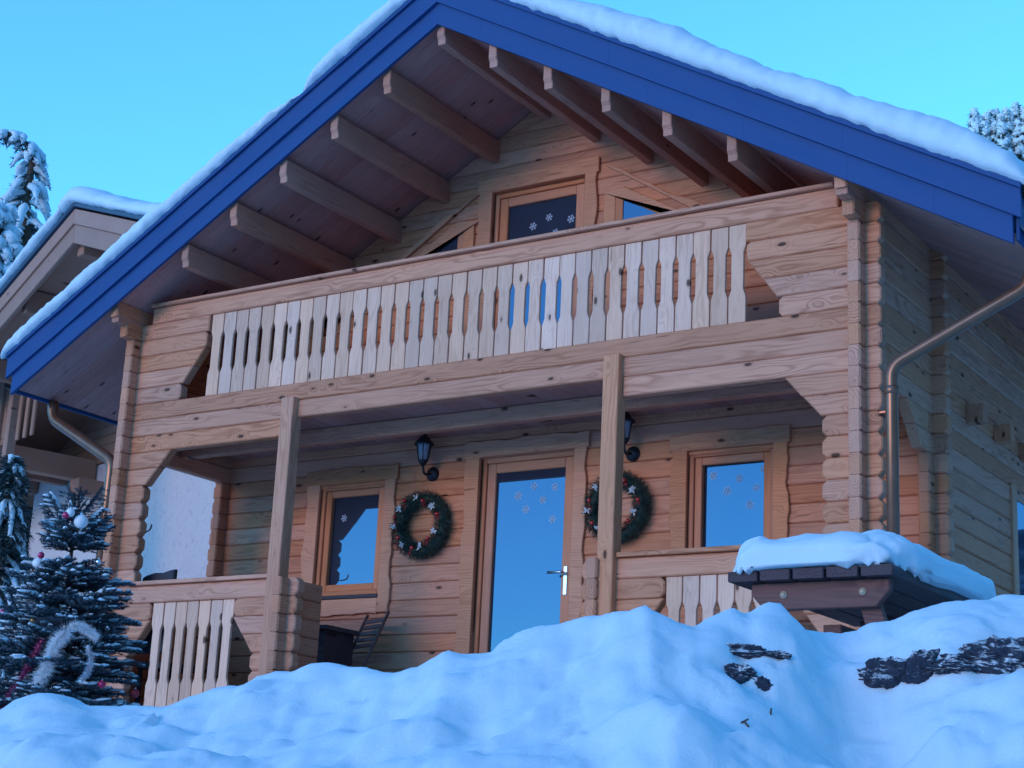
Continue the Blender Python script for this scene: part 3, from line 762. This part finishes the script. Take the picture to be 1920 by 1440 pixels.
# its roof
DV = 2.5; AP = solve_d(147, 392, DV); sa, za = sN(AP), AP.z; pm = .36; LR, LL = 4.1, 7.0
Z = lambda s_, o=0: za - pm * abs(s_ - sa) + o
def chev(name, o0, o1, d, Tk, mat, parent):
    npoly(name, [(sa - LL, Z(sa - LL, o0)), (sa, Z(sa, o0)), (sa, Z(sa, o1)), (sa - LL, Z(sa - LL, o1))], d, Tk, mat, parent)
    npoly(name, [(sa + .002, Z(sa, o0)), (sa + LR, Z(sa + LR, o0)), (sa + LR, Z(sa + LR, o1)), (sa + .002, Z(sa, o1))], d, Tk, mat, parent)
nroof = npoly('roof', [(sa - LL, Z(sa - LL, -.16)), (sa, Z(sa, -.16)), (sa + LR, Z(sa + LR, -.16)), (sa + LR, Z(sa + LR, .0)), (sa, Z(sa, .0)), (sa - LL, Z(sa - LL, .0))], DV - .05, 8.5, M_NWOOD)
chev('verge_board', -.22, -.01, DV + .05, .05, M_NWOOD, nroof); chev('verge_board', -.48, -.215, DV + .02, .06, M_NWOOD, nroof)
chev('verge_flashing', .02, .10, DV + .08, .12, M_ROOF, nroof)
nbox('ridge_purlin', sa - .09, sa + .09, .0, DV - .1, za - .62, za - .18, M_NWOOD, nroof)
for q in (-1.6, -3.2, 1.6): nbox('purlin', sa + q - .08, sa + q + .08, .0, DV - .1, Z(sa + q) - .5, Z(sa + q) - .17, M_NWOOD, nroof)
def nsnow(Xs, th, seed, label):
    o = roofsnow('roof_snow', 1, Xs, th, -DV - .10, 6, lambda X: Z(X, .10), seed, label)
    o.location = (FN.x, FN.y, 0); o.rotation_euler = (0, 0, PH)
nsnow(fr_(sa - .25, sa + LR + .1, 60), lambda X: .21 + .05 * math.sin(X * 2.1), 1.7, 'puffy snow along the gable top of the neighbouring chalet')
nsnow(fr_(sa - .26, sa - LL, 90), lambda X: .15 + .03 * math.sin(X * 3), 4.7, 'snow band down the far slope of the neighbouring chalet')

# ------------------------------------------------------------------ conifers loaded with snow
def tri(vs, fs, p, d, n_, w_):
    """one leaf-sized triangle from p along d"""
    i = len(vs); vs += [p - n_ * w_, p + n_ * w_, p + d]; fs.append([i, i + 1, i + 2])
def rv_(r_): 
    while True:
        v = Vector((r_.uniform(-1, 1), r_.uniform(-1, 1), r_.uniform(-1, 1)))
        if .05 < v.length < 1: return v.normalized()
def addtube(vs, fs, pts, rad, n, nz=0, flat=1.0, r_=None):
    b0 = len(vs)
    for i, p in enumerate(pts):
        d = (pts[min(i + 1, len(pts) - 1)] - pts[max(i - 1, 0)]); d = d.normalized() if d.length > 1e-6 else Vector((1, 0, 0))
        u = d.cross(Vector((0, 0, 1))); u = u.normalized() if u.length > .05 else Vector((1, 0, 0)); v = u.cross(d)
        for k in range(n):
            a = 2 * math.pi * k / n; q = p + (u * math.cos(a) + v * (math.sin(a) * (flat if math.sin(a) < 0 else 1))) * rad[i]
            if nz: q = q + Vector((noise.noise(q * 9), noise.noise(q * 9 + Vector((7, 0, 0))), noise.noise(q * 9 + Vector((0, 7, 0))))) * nz * rad[i]
            vs.append(q)
    for i in range(len(pts) - 1):
        for k in range(n):
            j = (k + 1) % n; fs.append([b0 + i * n + k, b0 + i * n + j, b0 + i * n + n + j, b0 + i * n + n + k])
    fs.append([b0 + k for k in range(n)][::-1]); fs.append([b0 + (len(pts) - 1) * n + k for k in range(n)])
def snow_tree(name, spine, brlen, nlev, per, label, seed, srad=.09, nsz=.16, droop=.9, group=None, density=1., snowp=.85, mat=None, base=None):
    """spine: points bottom to top; brlen(f) branch length at f in 0..1"""
    r_ = random.Random(seed); spine = [Vector(p) for p in spine]
    root = empty(name, base or spine[0], label, 'tree', group)
    org = _org(root)
    seg = [0]
    for a, b in zip(spine, spine[1:]): seg.append(seg[-1] + (b - a).length)
    def sp(f):
        s_ = f * seg[-1]
        for i in range(len(spine) - 1):
            if s_ <= seg[i + 1] + 1e-9: return spine[i].lerp(spine[i + 1], (s_ - seg[i]) / max(1e-6, seg[i + 1] - seg[i]))
        return spine[-1]
    tv = []; tf = []; addtube(tv, tf, [p - org for p in spine], [.02 + .10 * (1 - i / (len(spine) - 1)) * seg[-1] / 12 for i in range(len(spine))], 7)
    put('trunk', mesh(tv, tf, True), M_TRUNK, root, org)
    cv = []; cf = []; sv = []; sf = []
    for lv in range(nlev):
        f = lv / (nlev - 1); f = f ** .9
        p0 = sp(f); L0 = brlen(f)
        for b in range(per):
            a = r_.uniform(0, 2 * math.pi); L = L0 * r_.uniform(.65, 1.15); H = Vector((math.cos(a), math.sin(a), 0))
            n_ = max(4, int(L / .12)); pts = []
            for i in range(n_ + 1):
                t = i / n_; pts.append(p0 + H * (L * (t - .12 * t * t)) + Vector((0, 0, L * (.22 * t - droop * t * t))) + rv_(r_) * .02 * L)
            for i in range(1, n_ + 1):
                for q in range(int(7 * density) + 1):
                    P = pts[i - 1].lerp(pts[i], r_.random()); d = (H * .5 + Vector((-H.y, H.x, 0)) * r_.uniform(-1, 1) + Vector((0, 0, r_.uniform(-1.3, .1)))).normalized()
                    tri(cv, cf, P - org, d * nsz * r_.uniform(.6, 1.3), rv_(r_), nsz * .13)
            if r_.random() < snowp:
                k0 = r_.randint(0, 1); q = pts[k0:]
                if len(q) >= 3:
                    m_ = len(q); rad = [srad * (.35 + .9 * math.sin(math.pi * min(1, (i + .6) / (m_ + .2)))) * r_.uniform(.75, 1.25) for i in range(m_)]
                    addtube(sv, sf, [x + Vector((0, 0, srad * .45)) - org for x in q], rad, 7, .35, .55)
                    # side fingers of snow
                    for i in range(1, m_):
                        if r_.random() < .6:
                            sd = (Vector((-H.y, H.x, 0)) * r_.choice((-1, 1)) + H * .5 + Vector((0, 0, -.7))).normalized() * L * .22
                            addtube(sv, sf, [q[i] - org, q[i] + sd * .5 + Vector((0, 0, .03)) - org, q[i] + sd - org], [srad * .5, srad * .45, srad * .15], 6, .3, .6)
    put('crown', mesh(cv, cf), mat or M_FARN, root, org)
    if sv: put('snow_load', mesh(sv, sf, True), M_SNOW, root, org)['kind'] = 'stuff'
    return root
t1 = 34.
sp1 = [at(*q, t1) for q in [(66, 640), (62, 560), (55, 480), (47, 410), (52, 350), (60, 310), (56, 280), (42, 262), (18, 250), (-8, 254), (-24, 275)]]
b1 = Vector((sp1[0].x, sp1[0].y, -4.5)); 
snow_tree('spruce_tree', [b1] + sp1, lambda f: 2.3 * (1 - f) + .12 + .30 * math.exp(-((f - .82) / .06) ** 2), 96, 4, 'snow loaded spruce with its tip bent over above the neighbouring roof', 11, .07, .15, 1.0)
def straight(px, py, t, zb=-4.5):
    p = at(px, py, t); return [Vector((p.x, p.y, zb)), Vector((p.x, p.y, (zb + p.z) / 2)), p]
snow_tree('spruce_tree', straight(5, 398, 31), lambda f: 2.6 * (1 - f) + .25, 60, 6, 'broad snow covered spruce behind the neighbouring chalet, below the bent tip', 5, .12, .2, .75, snowp=1)
snow_tree('spruce_tree', straight(26, 858, 20.5, -5), lambda f: .95 * (1 - f) ** .7 + .10, 40, 7, 'dark spruce with snowy drooping branches beside the stucco wall', 8, .030, .13, 1.1, density=2.6, snowp=.55)
snow_tree('spruce_tree', straight(-30, 700, 23, -5), lambda f: 1.3 * (1 - f) + .12, 40, 6, 'snowy spruce partly hidden behind the neighbouring balcony posts', 18, .06, .15, 1.0, density=1.6, snowp=.5)

# distant wooded hill
hv = []; hf = []; HN = 60
for j in range(9):
    for i in range(HN + 1):
        px = 1640 + i * 14; t = 120 + j * 12
        py = 262 - (px - 1850) * .20 + 10 * math.sin(px * .02)
        q = at(px, py, 168); q = CAM + (q - CAM) * (t / 168)
        crestz = q.z if j == 4 else None
        top = at(px, py, 168).z; k = 1 - abs(j - 4) / 4
        hv.append((q.x, q.y, -6 + (top + 6) * k * k * (3 - 2 * k)))
for j in range(8):
    for i in range(HN): a = j * (HN + 1) + i; hf.append([a, a + 1, a + HN + 2, a + HN + 1])
tag(put('wooded_hill', mesh(hv, hf, True), M_SNOW), 'distant snowy hillside behind the chalet', 'hill', kind='structure')
for i, (px, py) in enumerate([(1826, 212), (1838, 226), (1849, 222), (1858, 214), (1868, 213), (1877, 224), (1886, 212), (1893, 222), (1904, 200), (1915, 210), (1924, 216), (1845, 238), (1880, 240), (1908, 236), (1865, 236), (1830, 238)]):
    t = 150 + (i % 5) * 4 - (12 if i > 10 else 0); p = at(px, py, t)
    snow_tree('hill_conifer', [Vector((p.x, p.y, p.z - 8)), Vector((p.x, p.y, p.z - 4)), p], lambda f: 1.9 * (1 - f) + .15, 22, 5, 'snow dusted conifer on the distant hillside above the roof', 40 + i, .30, .55, .6, group='conifers on the distant hillside', snowp=.9, density=.9)

# ------------------------------------------------------------------ Christmas tree in front of the porch
TX = at(124, 1120, 11.5); topz = at(127, 916, 11.5).z; CT = Vector((TX.x, TX.y, -4.25))
def xmas():
    r_ = random.Random(3); root = empty('christmas_tree', CT, 'small decorated spruce dusted with snow beside the left porch pillar', 'tree')
    H = topz - CT.z; tv = []; tf = []
    addtube(tv, tf, [Vector((0, 0, 0)), Vector((.01, 0, H * .5)), Vector((0, 0, H * .8)), Vector((.015, 0, H - .02))], [.035, .025, .012, .005], 8)
    cv = []; cf = []; sv = []; sf = []
    def needles(a, b, n, ln, w_=.0028):
        ax = (b - a).normalized()
        for i in range(n):
            p = a.lerp(b, (i + r_.random()) / n); o = rv_(r_); o = (o - ax * o.dot(ax))
            if o.length < .1: continue
            o.normalize(); o.z += .25; d = (ax * .75 + o).normalized() * ln * r_.uniform(.7, 1.2)
            tri(cv, cf, p, d, ax.cross(o).normalized(), w_)
    def dust(pts, rad):
        addtube(sv, sf, [p + Vector((0, 0, rad[1] * .6)) for p in pts], rad, 6, .4, .3)
    for z, L, nb_, el in [(.03, .05, 3, 50), (.12, .10, 4, 55), (.20, .16, 5, 50), (.29, .21, 7, 38), (.34, .24, 8, 26), (.38, .25, 8, 14), (.56, .27, 6, 22), (.62, .33, 8, 18), (.68, .38, 9, 20), (.75, .40, 10, 16), (.82, .44, 10, 18), (.89, .46, 11, 14),
                          (.96, .49, 11, 16), (1.03, .51, 12, 12), (1.10, .53, 12, 14), (1.17, .55, 12, 10), (1.25, .57, 12, 10), (1.34, .58, 12, 6), (1.43, .58, 12, 4), (1.53, .58, 12, 0)]:
        a0 = r_.uniform(0, 6.28)
        for b in range(nb_):
            a = a0 + 2 * math.pi * b / nb_ + r_.uniform(-.2, .2); Hd = Vector((math.cos(a), math.sin(a), 0)); Sd = Vector((-Hd.y, Hd.x, 0))
            LL_ = L * r_.uniform(.8, 1.15); zz = H - z + r_.uniform(-.025, .025); e_ = math.tan(R(el + r_.uniform(-6, 6)))
            P = [Hd * (LL_ * t) + Vector((0, 0, zz + LL_ * (e_ * t - .12 * t * t * (1 if z > .5 else -.5)))) for t in (0, .25, .5, .75, 1)]
            addtube(tv, tf, P, [.006, .005, .004, .003, .002], 4)
            for p, q in zip(P, P[1:]): needles(p, q, max(10, int(LL_ * 110)), .024, .0042)
            for t in ([.18, .3, .42, .54, .66, .78, .9] if LL_ > .12 else [.6]):
                for sg in (-1, 1):
                    i = min(3, int(t * 4)); o = P[i].lerp(P[i + 1], t * 4 - i); tl = LL_ * (1 - t) * .55 + .05
                    q = o + (Hd * .75 + Sd * sg * .7 + Vector((0, 0, r_.uniform(-.05, .2)))).normalized() * tl
                    needles(o, q, max(20, int(tl * 330)), .023, .0042)
                    if r_.random() < .34 and z > .25: dust([o.lerp(q, .25), o.lerp(q, .6), q], [.007, .016, .007])
            if r_.random() < .75 and z > .25:
                i = r_.randint(1, 2); dust([P[i], P[i + 1], P[min(4, i + 2)]], [.010, .022 * r_.uniform(.7, 1.6), .008])
    put('trunk', mesh(tv, tf, True), M_TRUNK, root, CT); put('crown', mesh(cv, cf), M_NEED, root, CT); put('snow_dusting', mesh(sv, sf, True), M_SNOW, root, CT)['kind'] = 'stuff'
    return root
xmas()
def tdep(px, py):
    """depth on the visible side of the Christmas tree"""
    rr = max(.05, min(.48, (py - 930) / 330 * .46)); x = (px - 122) * 11.4 / F_PX
    return 11.45 - math.sqrt(max(.0, rr * rr - x * x)) * .9
for px, py, rad, m_, lb in [(124, 966, .026, M_PINK, 'small pink bauble beside the tree tip'), (152, 978, .048, M_WHITEB, 'big white snowball bauble at the top of the Christmas tree'), (132, 961, .030, M_WHITEB, 'pale bauble tucked behind the pink one at the tree tip'),
                            (77, 1041, .023, M_PINK, 'deep pink bauble above the white one on the left side of the tree'), (72, 1057, .042, M_WHITEB, 'white bauble hanging below a deep pink one on the tree'), (185, 1054, .023, M_SILV, 'silver bauble at a branch tip near the downpipe'),
                            (5, 1148, .024, M_PINK, 'bright pink bauble on the far left branches of the tree'), (40, 1190, .024, M_SILV, 'silver bauble on the left flank of the tree above the pink tinsel'), (61, 1163, .018, M_GOLD, 'little gold bauble half hidden in the branches'),
                            (191, 1283, .026, M_PINK, 'red bauble low on the tree below the silver tinsel'), (253, 1300, .030, M_RIB, 'dull red bauble capped with snow at the lowest right branch'), (206, 1125, .014, M_SILV, 'tiny silver bauble on the right shoulder of the tree')]:
    p = at(px, py, tdep(px, py) - .07); b_ = empty('bauble', p, lb, 'bauble', 'baubles on the Christmas tree')
    put('ball', sphere(rad, 14, 10), m_, b_, p); put('cap', lathe([(rad * .25, 0), (rad * .25, rad * .3), (rad * .08, rad * .32), (rad * .08, rad * .6)], 8), M_SILV, b_, p + Vector((0, 0, rad * .93)))
def tinsel(pxs, rad, n, m_, label, seed, wd=.0016):
    r_ = random.Random(seed); P = [at(px, py, tdep(px, py) - .17) for px, py in pxs]; vs = []; fs = []; o = P[0]
    for i in range(n):
        f = r_.random() * (len(P) - 1); k = min(len(P) - 2, int(f)); p = P[k].lerp(P[k + 1], f - k); d = rv_(r_); d.z -= .25
        tri(vs, fs, p - o, d.normalized() * rad * r_.uniform(.6, 1.15), rv_(r_), wd)
    cv_ = []; cf_ = []; addtube(cv_, cf_, [p - o for p in P], [.004] * len(P), 5)
    b_ = len(vs); vs += cv_; fs += [[b_ + i for i in f_] for f_ in cf_]
    tag(put('tinsel_garland', mesh(vs, fs), m_, None, o), label, 'garland', 'garlands on the Christmas tree')
tinsel([(126, 1182), (112, 1196), (100, 1215), (92, 1238), (82, 1262), (72, 1280)], .070, 4200, M_TINS, 'thick white tinsel garland hanging down the middle of the tree', 1, .002)
tinsel([(136, 1172), (150, 1174), (166, 1182), (180, 1194)], .05, 2000, M_TINS, 'short white tinsel garland beside the thick one', 2, .0018)
tinsel([(78, 1200), (62, 1232), (46, 1262), (26, 1290), (6, 1318), (-10, 1340)], .042, 2200, M_TPINK, 'pink tinsel garland sagging to the snow on the left of the tree', 3, .0018)
tinsel([(164, 1214), (172, 1235), (166, 1258), (152, 1276)], .036, 1300, M_TSILV, 'silver tinsel garland right of the white one', 4, .002)

# ------------------------------------------------------------------ wreaths and lanterns
def wreath(x, z, seed, label):
    r_ = random.Random(seed); C = Vector((x, YM - .07, z)); root = empty('wreath', C, label, 'wreath', 'wreaths beside the porch door')
    R0, r0 = .225, .085; vs = []; fs = []
    for i in range(7200):
        a = r_.uniform(0, 2 * math.pi); b = r_.uniform(0, 2 * math.pi); rr = r0 * math.sqrt(r_.random()) * .75
        D = Vector((math.cos(a), 0, math.sin(a))); o = D * math.cos(b) + Vector((0, -1, 0)) * math.sin(b)
        p = D * R0 + o * rr; tg = Vector((-D.z, 0, D.x)); d = (o + tg * r_.uniform(-.2, 1.2) + rv_(r_) * .5).normalized() * r_.uniform(.025, .055)
        tri(vs, fs, p, d, rv_(r_), .0028)
    put('foliage', mesh(vs, fs), M_WREATH, root, C)
    tv = []; tf = []; addtube(tv, tf, [Vector((math.cos(k * math.pi / 12) * R0, 0.02, math.sin(k * math.pi / 12) * R0)) for k in range(25)], [.045] * 25, 8)
    put('ring', mesh(tv, tf, True), M_WREATH, root, C)
    sp_ = sphere(.017, 10, 7); n = 7
    for k in range(n):
        a = 2 * math.pi * (k + .25) / n + r_.uniform(-.1, .1); D = Vector((math.cos(a), 0, math.sin(a)))
        p = C + D * (R0 + r_.uniform(-.03, .015)) + Vector((0, -.088, 0)); put('berry', sp_, M_RED, root, p)
        bw = []; bf = []
        for q in range(7): tri(bw, bf, Vector((0, 0, 0)), Vector((r_.uniform(-1, 1), -.2, r_.uniform(-1.2, .3))).normalized() * .055, Vector((0, .3, 1)).cross(rv_(r_)).normalized(), .006)
        put('ribbon', mesh(bw, bf), M_RIB, root, p + Vector((.02 * D.z, .005, -.03 + .02 * D.x)))
        a2 = a + .38; D2 = Vector((math.cos(a2), 0, math.sin(a2))); lv = []; lf = []
        for q in range(8):
            d = Vector((r_.uniform(-1, 1), r_.uniform(-.5, -.1), r_.uniform(-1, 1))).normalized() * r_.uniform(.028, .047); w_ = Vector((d.z, 0, -d.x)).normalized() * .009
            i = len(lv); lv += [Vector((0, 0, 0)), d * .5 - w_, d, d * .5 + w_]; lf.append([i, i + 1, i + 2, i + 3])
        put('frosted_leaf', mesh(lv, lf), M_FROST, root, C + D2 * (R0 - .01) + Vector((0, -.09, 0)))
wreath(-1.03, -1.845, 5, 'full green wreath with red berries between the left window and the door')
wreath(.86, -1.825, 6, 'green wreath with red berries partly behind the right porch post')
def lantern(x, z, label):
    C = Vector((x, YM - .001, z)); root = empty('wall_lantern', C, label, 'lantern', 'lanterns on the porch wall')
    put('base_plate', lathe([(.062, 0), (.062, .012), (.05, .028), (.02, .04)], 20), M_IRON, root, C, (math.pi / 2, 0, 0))
    put('arm', tube(roundpath([C + Vector((0, -.03, 0)), C + Vector((0, -.13, -.035)), C + Vector((0, -.155, .05))], .05), .011, 8), M_IRON, root)
    B = C + Vector((0, -.155, .06))
    put('cup', lathe([(.012, -.02), (.03, 0), (.043, .02), (.043, .028)], 12), M_IRON, root, B)
    put('glass', lathe([(.040, .028), (.062, .16), (.062, .165)], 6), M_LGLASS, root, B)
    for k in range(6):
        a = k * math.pi / 3; D = Vector((math.cos(a), math.sin(a), 0)); put('rib', tube([B + D * .043 + Vector((0, 0, .025)), B + D * .067 + Vector((0, 0, .168))], .0045, 5), M_IRON, root)
    put('cap', lathe([(.088, .163), (.085, .175), (.055, .205), (.045, .225), (.02, .24), (.008, .255), (.012, .268), (.003, .295)], 12), M_IRON, root, B)
M_LGLASS = plain('lantern_glass', (.30, .33, .38), .12, 0, .8)
lantern(-.985, -1.40, 'black iron lantern above the left wreath'); lantern(.955, -1.39, 'black iron lantern half hidden behind the right porch post')

# ------------------------------------------------------------------ porch furniture
fc = empty('folding_chair', (-1.40, 1.05, -3.52), 'brown slatted folding chair leaning by the porch wall', 'chair')
O = Vector((-1.40, 1.05, -3.52))
for sx in (-.17, .17):
    put('rail', tube([O + Vector((sx, -.30, 0)), O + Vector((sx, .10, .93))], .014, 6), M_OLD, fc); put('rail', tube([O + Vector((sx * .85, .05, 0)), O + Vector((sx * .85, -.22, .45))], .013, 6), M_OLD, fc)
for k in range(5):
    f = .70 + .058 * k; put('slat', boxm(.33, .012, .04), M_OLD, fc, O + Vector((0, -.30 + .40 * f, .93 * f)), (-.41, 0, 0))
for k in range(5): put('slat', boxm(.33, .05, .012), M_OLD, fc, O + Vector((0, -.36 + .07 * k, .45)))
fc.rotation_euler = (0, 0, R(-22))
pt = empty('porch_table', (-1.75, .80, -3.52), 'dark side table standing under the left porch window', 'table'); O = Vector((-1.75, .80, -3.52))
box('table_top', -2.05, -1.45, .58, 1.02, -2.79, -2.755, M_OLDD, pt); box('apron', -2.02, -1.48, .61, .99, -3.08, -2.792, M_OLDD, pt); box('shelf', -2.02, -1.48, .61, .99, -3.38, -3.34, M_OLDD, pt)
for a in (-2.0, -1.54):
    for b in (.63, .93): box('leg', a, a + .045, b, b + .045, -3.52, -3.082, M_OLDD, pt)
gc = empty('garden_chair', (-3.0, .30, -3.52), 'dark high backed garden chair behind the left porch rail', 'chair')
poly('backrest', [(-3.19, -3.0), (-2.83, -3.0), (-2.815, -2.30), (-2.87, -2.305), (-2.96, -2.325), (-3.05, -2.32), (-3.15, -2.34), (-3.19, -2.36)], .19, .05, M_DARK, gc, .012)
box('seat', -3.19, -2.83, .245, .66, -3.12, -3.07, M_DARK, gc)
for a in (-3.18, -2.87):
    for b in (.25, .61): box('leg', a, a + .03, b, b + .03, -3.52, -3.12, M_DARK, gc)
tag(put('iron_hook', tube(roundpath([(-3.05, .04, -2.0), (-2.975, .02, -1.985), (-2.965, .02, -1.94)], .02), .007, 6), M_IRON), 'small black iron hook on the left porch pillar', 'hook')

# ------------------------------------------------------------------ picnic table with snow
X0, X1, Y0, Y1, ZT = 3.815, 4.645, -2.885, -1.30, -3.132
tb = empty('picnic_table', ((X0 + X1) / 2, (Y0 + Y1) / 2, -3.86), 'brown wooden picnic table loaded with thick snow before the right pillar', 'table')
pwid = (X1 - X0) / 5
for i in range(5): box('top_plank', X0 + pwid * i + .006, X0 + pwid * (i + 1) - .006, Y0 + rnd.uniform(-.004, .006), Y1, ZT - .048, ZT, M_OLDD, tb, .005)
for y in (Y0 + .07, Y1 - .16):
    cl = poly('cleat', [(X0 + .10, ZT - .049), (X0 + .10, ZT - .105), (X0 + .165, ZT - .178), (X1 - .115, ZT - .178), (X1 - .05, ZT - .105), (X1 - .05, ZT - .049)], y, .05, M_OLD, tb, .005)
    for bx in (4.08, 4.47):
        put('bolt', lathe([(.018, 0), (.018, .004), (.009, .004), (.009, .012)], 12), M_BRASS, cl, (bx, y - .001, ZT - .108), (math.pi / 2, 0, 0))
    for sx, dx in ((4.05, -.22), (4.45, .22)):
        pts = [(sx - .05, ZT - .06), (sx + .05, ZT - .06), (sx + dx + .05, -3.92), (sx + dx - .05, -3.92)]
        poly('leg', pts if dx < 0 else pts, y + .052, .045, M_OLD, tb, .004)
    box('seat_bearer', 3.45, 5.05, y + .10, y + .145, -3.56, -3.46, M_OLD, tb)
box('brace', 4.20, 4.29, Y0 + .25, Y1 - .3, -3.42, -3.36, M_OLD, tb)
for a in (3.45, 3.60, 4.76, 4.91): box('seat_plank', a, a + .138, Y0, Y1, -3.458, -3.42, M_OLD, tb)
def pillow(name, c, L, up, dn, e1, e2, seed, label, n=110, m_=56, amp=.042, slope=0):
    vs = []; fs = []
    def pw(v, e): return math.copysign(abs(v) ** e, v)
    for j in range(m_ + 1):
        ph = -math.pi / 2 + math.pi * j / m_
        for i in range(n):
            a = 2 * math.pi * i / n
            x = L[0] * pw(math.cos(a), e1) * pw(math.cos(ph), e2); y = L[1] * pw(math.sin(a), e1) * pw(math.cos(ph), e2)
            z = pw(math.sin(ph), e2); z *= up if z > 0 else dn
            q = Vector((x, y, z)); k = .25 if z < 0 else 1
            w_ = Vector((fbm(q * 4 + Vector((seed, 0, 0)), 3), fbm(q * 4 + Vector((0, seed, 3)), 3), fbm(q * 3.2 + Vector((0, 0, seed)), 3) * 1.1)) * amp
            w_ += Vector((fbm(q * 17 + Vector((seed, 0, 0)), 3), fbm(q * 17, 3), fbm(q * 17 + Vector((9, 0, 0)), 3) * .6)) * amp * .22
            if z < 0: w_.z = w_.z * .3 + (-.022 if fbm(Vector((x * 16, y * 16, seed)), 3) > .22 else 0)
            vs.append(q + w_ + Vector((0, 0, slope * (y / L[1]))))
    for j in range(m_):
        for i in range(n): a = j * n + i; b = j * n + (i + 1) % n; fs.append([a, b, b + n, a + n])
    return tag(put(name, mesh(vs, fs, True), M_SNOW, None, c), label, 'snow', kind='stuff')
pillow('table_snow', ((X0 + X1) / 2, (Y0 + Y1) / 2, ZT + .028), ((X1 - X0) / 2 + .035, (Y1 - Y0) / 2 + .03), .160, .034, .32, .55, 2.2, 'thick rounded layer of snow lying on the picnic table')
pillow('seat_snow', (4.91, (Y0 + Y1) / 2 + .1, -3.41), (.19, (Y1 - Y0) / 2), .13, .02, .4, .6, 5.2, 'snow lying on the picnic table bench')

# ------------------------------------------------------------------ rocks showing through the snow bank
def rock(c, s_, seed, st=(1, 1, 1)):
    vs = []; fs = []; n, m_ = 44, 28
    for j in range(m_ + 1):
        ph = math.pi * j / m_
        for i in range(n):
            a = 2 * math.pi * i / n; d = Vector((math.sin(ph) * math.cos(a), math.sin(ph) * math.sin(a), math.cos(ph)))
            r_ = 1 + .35 * fbm(d * 1.3 + Vector((seed, 0, 0)), 3) + .22 * fbm(d * 4.5 + Vector((0, seed, 0)), 4)
            q = d * (s_ * r_); vs.append(RH * (q.x * st[0]) + FH * (q.y * st[1]) + Vector((0, 0, q.z * st[2])))
    for j in range(m_):
        for i in range(n): a = j * n + i; b = j * n + (i + 1) % n; fs.append([a, b, b + n, a + n])
    return put('rock', mesh(vs, fs), M_ROCK, None, c)
RL = ['ragged dark stone showing through the snow bank above a smaller stone', 'dark wedge of stone below the ragged one in the snow bank', 'thumb sized dark stone chip in the snow bank', 'sliver of dark stone just right of the ragged one', 'large dark boulder face bared in the snow bank below the table', 'dark hollow sided stone adjoining the large boulder face',
      'long dark slab of stone under the overhanging snow edge', 'outer end of the dark stone slab under the snow edge', 'low dark stone linking the boulder and the long slab']
ST = [(1.25, .55, .34), (.9, .6, .55), (1, .6, .8), (1.2, .5, .3), (1.05, .55, .62), (.9, .5, .75), (1.15, .5, .42), (1.1, .5, .55), (1.2, .5, .3)]
for i, (q, s_) in enumerate(rockpos):
    tag(rock(q + FH * (s_ * ST[i][1] * .62) + Vector((0, 0, -s_ * .12)), s_, i * 3.7, ST[i]), RL[i], 'rock')
for px, py, a in ((1392, 1354, .5), (1444, 1340, 1.4), (1402, 1362, 2.2)):
    q = hit(px, py)[0]; d = RH * math.cos(a) + Vector((0, 0, math.sin(a)))
    tag(put('twig', tube([q - d * .02, q + FH * -.01, q + d * .02], .003, 5), M_TRUNK), 'tiny dark twig lying on the snow bank', 'twig', 'twigs on the snow bank')
